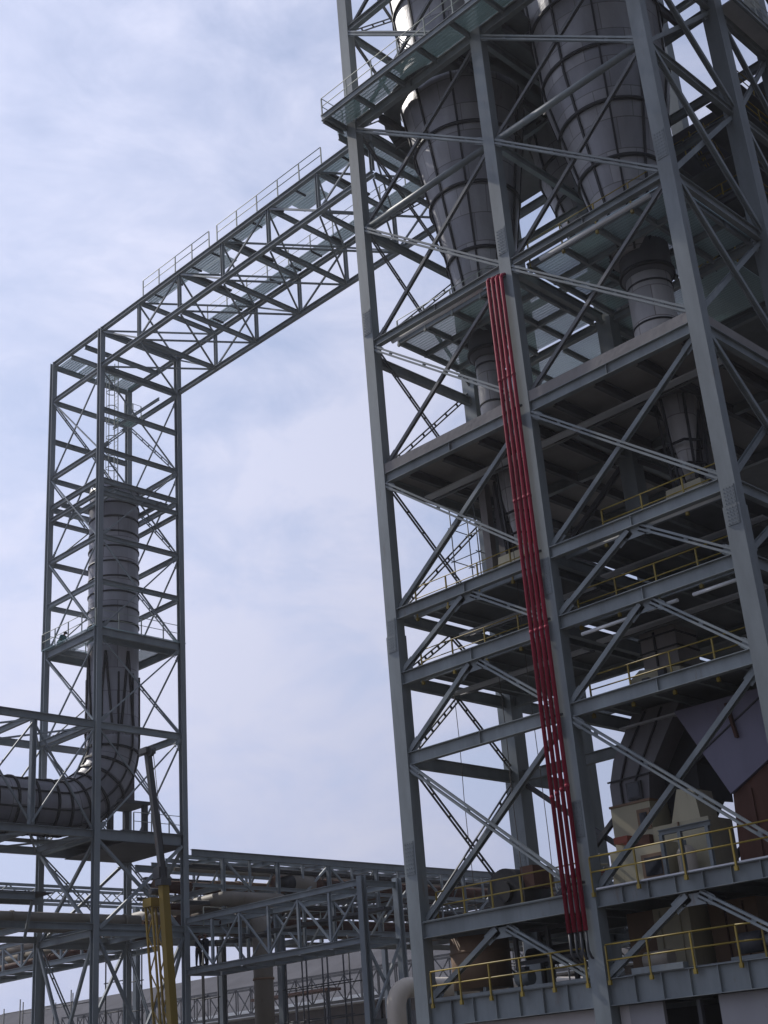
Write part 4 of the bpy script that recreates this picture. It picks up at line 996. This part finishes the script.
MB().box(-64, -36, 78, 86, GZ, 3.6).build('wall', 'wall', t); MB().box(-64.3, -35.7, 77.7, 86.3, 3.61, 3.9).build('roof', 'concrete', t)
for k in range(8): MB().box(-62.5 + k * 3.3, -60.9 + k * 3.3, 77.93, 77.995, .8, 2.4).build('window', 'glass', t)

# ================================================================== WORKERS
def person(root_loc, rotz, joints, cloth, label, helmet):
    """joints: dict of name -> (pos, radius); edges join them"""
    ed = [('pelvis', 'waist'), ('waist', 'chest'), ('chest', 'neck'), ('neck', 'head'), ('head', 'crown'),
          ('chest', 'shl'), ('shl', 'ell'), ('ell', 'wrl'), ('wrl', 'hal'), ('chest', 'shr'), ('shr', 'elr'), ('elr', 'wrr'), ('wrr', 'har'),
          ('pelvis', 'hil'), ('hil', 'knl'), ('knl', 'anl'), ('anl', 'tol'), ('pelvis', 'hir'), ('hir', 'knr'), ('knr', 'anr'), ('anr', 'tor')]
    names = list(joints); me = bpy.data.meshes.new('person')
    me.from_pydata([joints[n][0] for n in names], [(names.index(a), names.index(b)) for a, b in ed], [])
    o = bpy.data.objects.new('person', me); COL.objects.link(o)
    sk = o.modifiers.new('skin', 'SKIN'); sk.use_smooth_shade = True
    lay = me.skin_vertices[0] if me.skin_vertices else None
    for i, n in enumerate(names):
        r = joints[n][1] * (1 if n in ('head', 'crown', 'neck', 'hal', 'har') else 1.28); lay.data[i].radius = (r, r * .85) if n in ('chest', 'waist', 'pelvis') else (r, r)
        lay.data[i].use_root = (n == 'pelvis')
    sb = o.modifiers.new('sub', 'SUBSURF'); sb.levels = 2; sb.render_levels = 2
    dg = bpy.context.evaluated_depsgraph_get()
    m2 = bpy.data.meshes.new_from_object(o.evaluated_get(dg)); o.modifiers.clear(); o.data = m2
    m2.materials.clear(); m2.materials.append(M[cloth]); m2.materials.append(M['skin'])
    hp = Vector(joints['head'][0]); nk = Vector(joints['neck'][0])
    for p in m2.polygons:
        c = p.center; p.use_smooth = True
        if (c - hp).length < .15 or any((c - Vector(joints[h][0])).length < .075 for h in ('hal', 'har')): p.material_index = 1
    o.location = root_loc; o.rotation_euler = (0, 0, rotz); tag(o, label, 'person', 'workers')
    d = (Vector(joints['crown'][0]) - nk).normalized()
    b = MB(); rg = []
    for k in range(6):
        a = R(90 * k / 5); rr = .135 * math.cos(a) + .004; c = hp + d * (.03 + .12 * math.sin(a))
        q = V(1, 0, 0); q = (q - d * q.dot(d)).normalized(); w = d.cross(q)
        rg.append([c + (q * math.cos(2*math.pi*j/16) + w * math.sin(2*math.pi*j/16)) * (rr if k else .165) for j in range(16)])
    b.loft(rg); ORG[o.name] = Vector((0, 0, 0)); b.build('helmet', helmet, o)
    return o
def pose_stand(lean=0.0, reach=0.0, bend=0.0):
    J = {}
    J['pelvis'] = ((0, 0, .95), .15); J['hil'] = ((-.10, 0, .90), .10); J['hir'] = ((.10, 0, .90), .10)
    J['knl'] = ((-.13, -.04, .50), .068); J['knr'] = ((.12, .05, .50), .068); J['anl'] = ((-.14, 0, .09), .048); J['anr'] = ((.13, .12, .09), .048)
    J['tol'] = ((-.15, -.18, .04), .04); J['tor'] = ((.14, -.06, .04), .04)
    def up(x, h, f=0): return (x, -math.sin(lean) * h - f * math.cos(lean), .95 + math.cos(lean) * h - f * math.sin(lean) * 0)
    J['waist'] = (up(0, .18), .135); J['chest'] = (up(0, .40), .155); J['neck'] = (up(0, .58), .055); J['head'] = (up(0, .70, .02), .10); J['crown'] = (up(0, .82, .02), .07)
    J['shl'] = (up(-.19, .50), .062); J['shr'] = (up(.19, .50), .062)
    J['ell'] = (up(-.27, .24, .05 + reach * .2), .045); J['elr'] = (up(.27, .24, .05 + reach * .2), .045)
    J['wrl'] = (up(-.24, .04 + reach * .2, .14 + reach * .35), .034); J['wrr'] = (up(.24, .04 + reach * .2, .14 + reach * .35), .034)
    J['hal'] = (up(-.22, -.05 + reach * .2, .20 + reach * .42), .036); J['har'] = (up(.22, -.05 + reach * .2, .20 + reach * .42), .036)
    return J
def pose_kneel():
    J = pose_stand(.75, .7)
    dz = -.48
    for k in list(J):
        if k not in ('knl', 'knr', 'anl', 'anr', 'tol', 'tor'): p, r = J[k]; J[k] = ((p[0], p[1], p[2] + dz), r)
    J['knl'] = ((-.14, -.38, .42), .07); J['anl'] = ((-.14, -.30, .09), .05); J['tol'] = ((-.14, -.5, .04), .04)
    J['knr'] = ((.14, -.18, .08), .07); J['anr'] = ((.14, .24, .09), .05); J['tor'] = ((.14, .33, .03), .04)
    return J
person((-65.45, 50.15, 7.29), R(70), pose_stand(.35, .6), 'navy', 'worker in dark clothes leaning forward on the narrow pipe bridge', 'rust')
person((-64.8, 50.2, 7.29), R(-80), pose_stand(.05, .5), 'navy', 'worker in dark clothes standing upright on the narrow pipe bridge', 'rust')
person((-71.4, 44.0, 27.33), R(100), pose_kneel(), 'teal', 'worker in teal overalls kneeling on the slim tower platform beside the duct', 'navy')

# ================================================================== CAMERA, SKY, SUN
cam = bpy.data.cameras.new('camera'); co = bpy.data.objects.new('camera', cam); COL.objects.link(co)
cam.sensor_fit = 'AUTO'; cam.sensor_width = 36; cam.lens = 36 * 1325.84 / 1024; cam.clip_start = .1; cam.clip_end = 5000
yaw, pit, rol = 0.75899214, -0.40861567, -0.08144465
def rx(a): return Matrix(((1, 0, 0), (0, math.cos(a), -math.sin(a)), (0, math.sin(a), math.cos(a))))
def ry(a): return Matrix(((math.cos(a), 0, math.sin(a)), (0, 1, 0), (-math.sin(a), 0, math.cos(a))))
def rz(a): return Matrix(((math.cos(a), -math.sin(a), 0), (math.sin(a), math.cos(a), 0), (0, 0, 1)))
Mc = rz(rol) @ rx(pit) @ ry(yaw)                       # (right, down, forward) axes
Wm = Matrix([[Mc[r][0], Mc[r][2], -Mc[r][1]] for r in range(3)])   # world -> camera, y down, z forward
rot = Matrix([Wm[0], -Wm[1], -Wm[2]]).transposed()
co.matrix_world = rot.to_4x4()
S.camera = co

SUN_EL, SUN_AZ = R(43), math.atan2(-.09, -1.0)          # direction towards the sun in the x-y plane
sd = bpy.data.lights.new('sun', 'SUN'); sd.energy = 3.2; sd.angle = R(.6); sd.color = (1, .95, .88)
so = bpy.data.objects.new('sun', sd); COL.objects.link(so)
dirv = V(math.cos(SUN_EL) * math.cos(SUN_AZ), math.cos(SUN_EL) * math.sin(SUN_AZ), math.sin(SUN_EL))
so.rotation_euler = dirv.to_track_quat('Z', 'Y').to_euler()
so.location = (0, 0, 90)

hb = MB().box(-902, 702, -702, 902, GZ - 2, 66)
hm = bpy.data.materials.new('thin haze'); hm.use_nodes = True
for n in list(hm.node_tree.nodes):
    if n.type == 'BSDF_PRINCIPLED': hm.node_tree.nodes.remove(n)
pv = nd(hm.node_tree, 'ShaderNodeVolumePrincipled'); pv.inputs['Density'].default_value = 0.00018; pv.inputs['Color'].default_value = (.93, .93, 1.0, 1); pv.inputs['Anisotropy'].default_value = .45
hm.node_tree.links.new(pv.outputs[0], [n for n in hm.node_tree.nodes if n.type == 'OUTPUT_MATERIAL'][0].inputs['Volume'])
M['haze'] = hm
ho = hb.build('haze', 'haze'); ho['kind'] = 'stuff'

w = bpy.data.worlds.new('World'); S.world = w; w.use_nodes = True
nt = w.node_tree; L = nt.links
bg = nt.nodes['Background']; bg.inputs['Strength'].default_value = 0.10
sky = nd(nt, 'ShaderNodeTexSky', sky_type='NISHITA'); sky.sun_disc = False
sky.sun_elevation = SUN_EL; sky.sun_rotation = math.pi / 2 - SUN_AZ; sky.air_density = 1.0; sky.dust_density = 1.0; sky.ozone_density = 1.0
tc = nd(nt, 'ShaderNodeTexCoord')
# thin high cloud: two scales of noise on the sky direction, stretched towards the horizon
mp = nd(nt, 'ShaderNodeMapping'); mp.inputs['Scale'].default_value = (1.0, 1.0, 1.9); mp.inputs['Rotation'].default_value = (.3, .2, .9)
L.new(tc.outputs['Generated'], mp.inputs['Vector'])
c1 = nd(nt, 'ShaderNodeTexNoise', Scale=3.0, Detail=6.0, Roughness=0.55, Distortion=.5); L.new(mp.outputs['Vector'], c1.inputs['Vector'])
c2 = nd(nt, 'ShaderNodeTexNoise', Scale=8.5, Detail=12.0, Roughness=0.62, Distortion=.45); L.new(mp.outputs['Vector'], c2.inputs['Vector'])
cm = nd(nt, 'ShaderNodeMath', operation='MULTIPLY_ADD'); L.new(c2.outputs['Fac'], cm.inputs[0]); cm.inputs[1].default_value = .75
L.new(c1.outputs['Fac'], cm.inputs[2])
cr = nd(nt, 'ShaderNodeMapRange'); cr.inputs['From Min'].default_value = .76; cr.inputs['From Max'].default_value = 1.04; cr.inputs['To Min'].default_value = .08; cr.inputs['To Max'].default_value = .92
L.new(cm.outputs[0], cr.inputs['Value'])
# the veil thickens towards the horizon
sz = nd(nt, 'ShaderNodeSeparateXYZ'); L.new(tc.outputs['Generated'], sz.inputs[0])
hz = nd(nt, 'ShaderNodeMapRange'); hz.inputs['From Min'].default_value = .02; hz.inputs['From Max'].default_value = .5; hz.inputs['To Min'].default_value = .5; hz.inputs['To Max'].default_value = 0; L.new(sz.outputs['Z'], hz.inputs['Value'])
ha = nd(nt, 'ShaderNodeMath', operation='ADD', use_clamp=True); cf = nd(nt, 'ShaderNodeMath', operation='MULTIPLY_ADD'); L.new(cr.outputs[0], cf.inputs[0]); cf.inputs[1].default_value = .45; cf.inputs[2].default_value = .5; L.new(cf.outputs[0], ha.inputs[0]); L.new(hz.outputs[0], ha.inputs[1])
mx = nd(nt, 'ShaderNodeMix', data_type='RGBA'); L.new(ha.outputs[0], mx.inputs['Factor'])
# thin cloud scatters forward: brighter towards the sun, dimmer away from it
nrm = nd(nt, 'ShaderNodeVectorMath', operation='NORMALIZE'); L.new(tc.outputs['Generated'], nrm.inputs[0])
dt = nd(nt, 'ShaderNodeVectorMath', operation='DOT_PRODUCT'); L.new(nrm.outputs[0], dt.inputs[0]); dt.inputs[1].default_value = dirv
ph = nd(nt, 'ShaderNodeMapRange'); ph.inputs['From Min'].default_value = -1; ph.inputs['From Max'].default_value = 1; L.new(dt.outputs['Value'], ph.inputs['Value'])
pw = nd(nt, 'ShaderNodeMath', operation='POWER'); L.new(ph.outputs[0], pw.inputs[0]); pw.inputs[1].default_value = 2.2
pa = nd(nt, 'ShaderNodeMath', operation='MULTIPLY_ADD'); L.new(pw.outputs[0], pa.inputs[0]); pa.inputs[1].default_value = 1.06; pa.inputs[2].default_value = .10
tone = nd(nt, 'ShaderNodeMix', data_type='RGBA'); L.new(cr.outputs[0], tone.inputs['Factor']); tone.inputs[6].default_value = (5.45, 6.1, 8.55, 1); tone.inputs[7].default_value = (6.8, 7.08, 8.85, 1)
cc = nd(nt, 'ShaderNodeVectorMath', operation='SCALE'); L.new(tone.outputs[2], cc.inputs[0]); L.new(pa.outputs[0], cc.inputs['Scale'])
L.new(sky.outputs[0], mx.inputs[6]); L.new(cc.outputs[0], mx.inputs[7])
L.new(mx.outputs[2], bg.inputs['Color'])

S.render.engine = 'CYCLES'
S.render.resolution_x, S.render.resolution_y = 768, 1024
S.view_settings.view_transform = 'Standard'; S.view_settings.look = 'None'
S.view_settings.exposure = 0.22; S.view_settings.gamma = 1.0; S.view_settings.use_curve_mapping = False
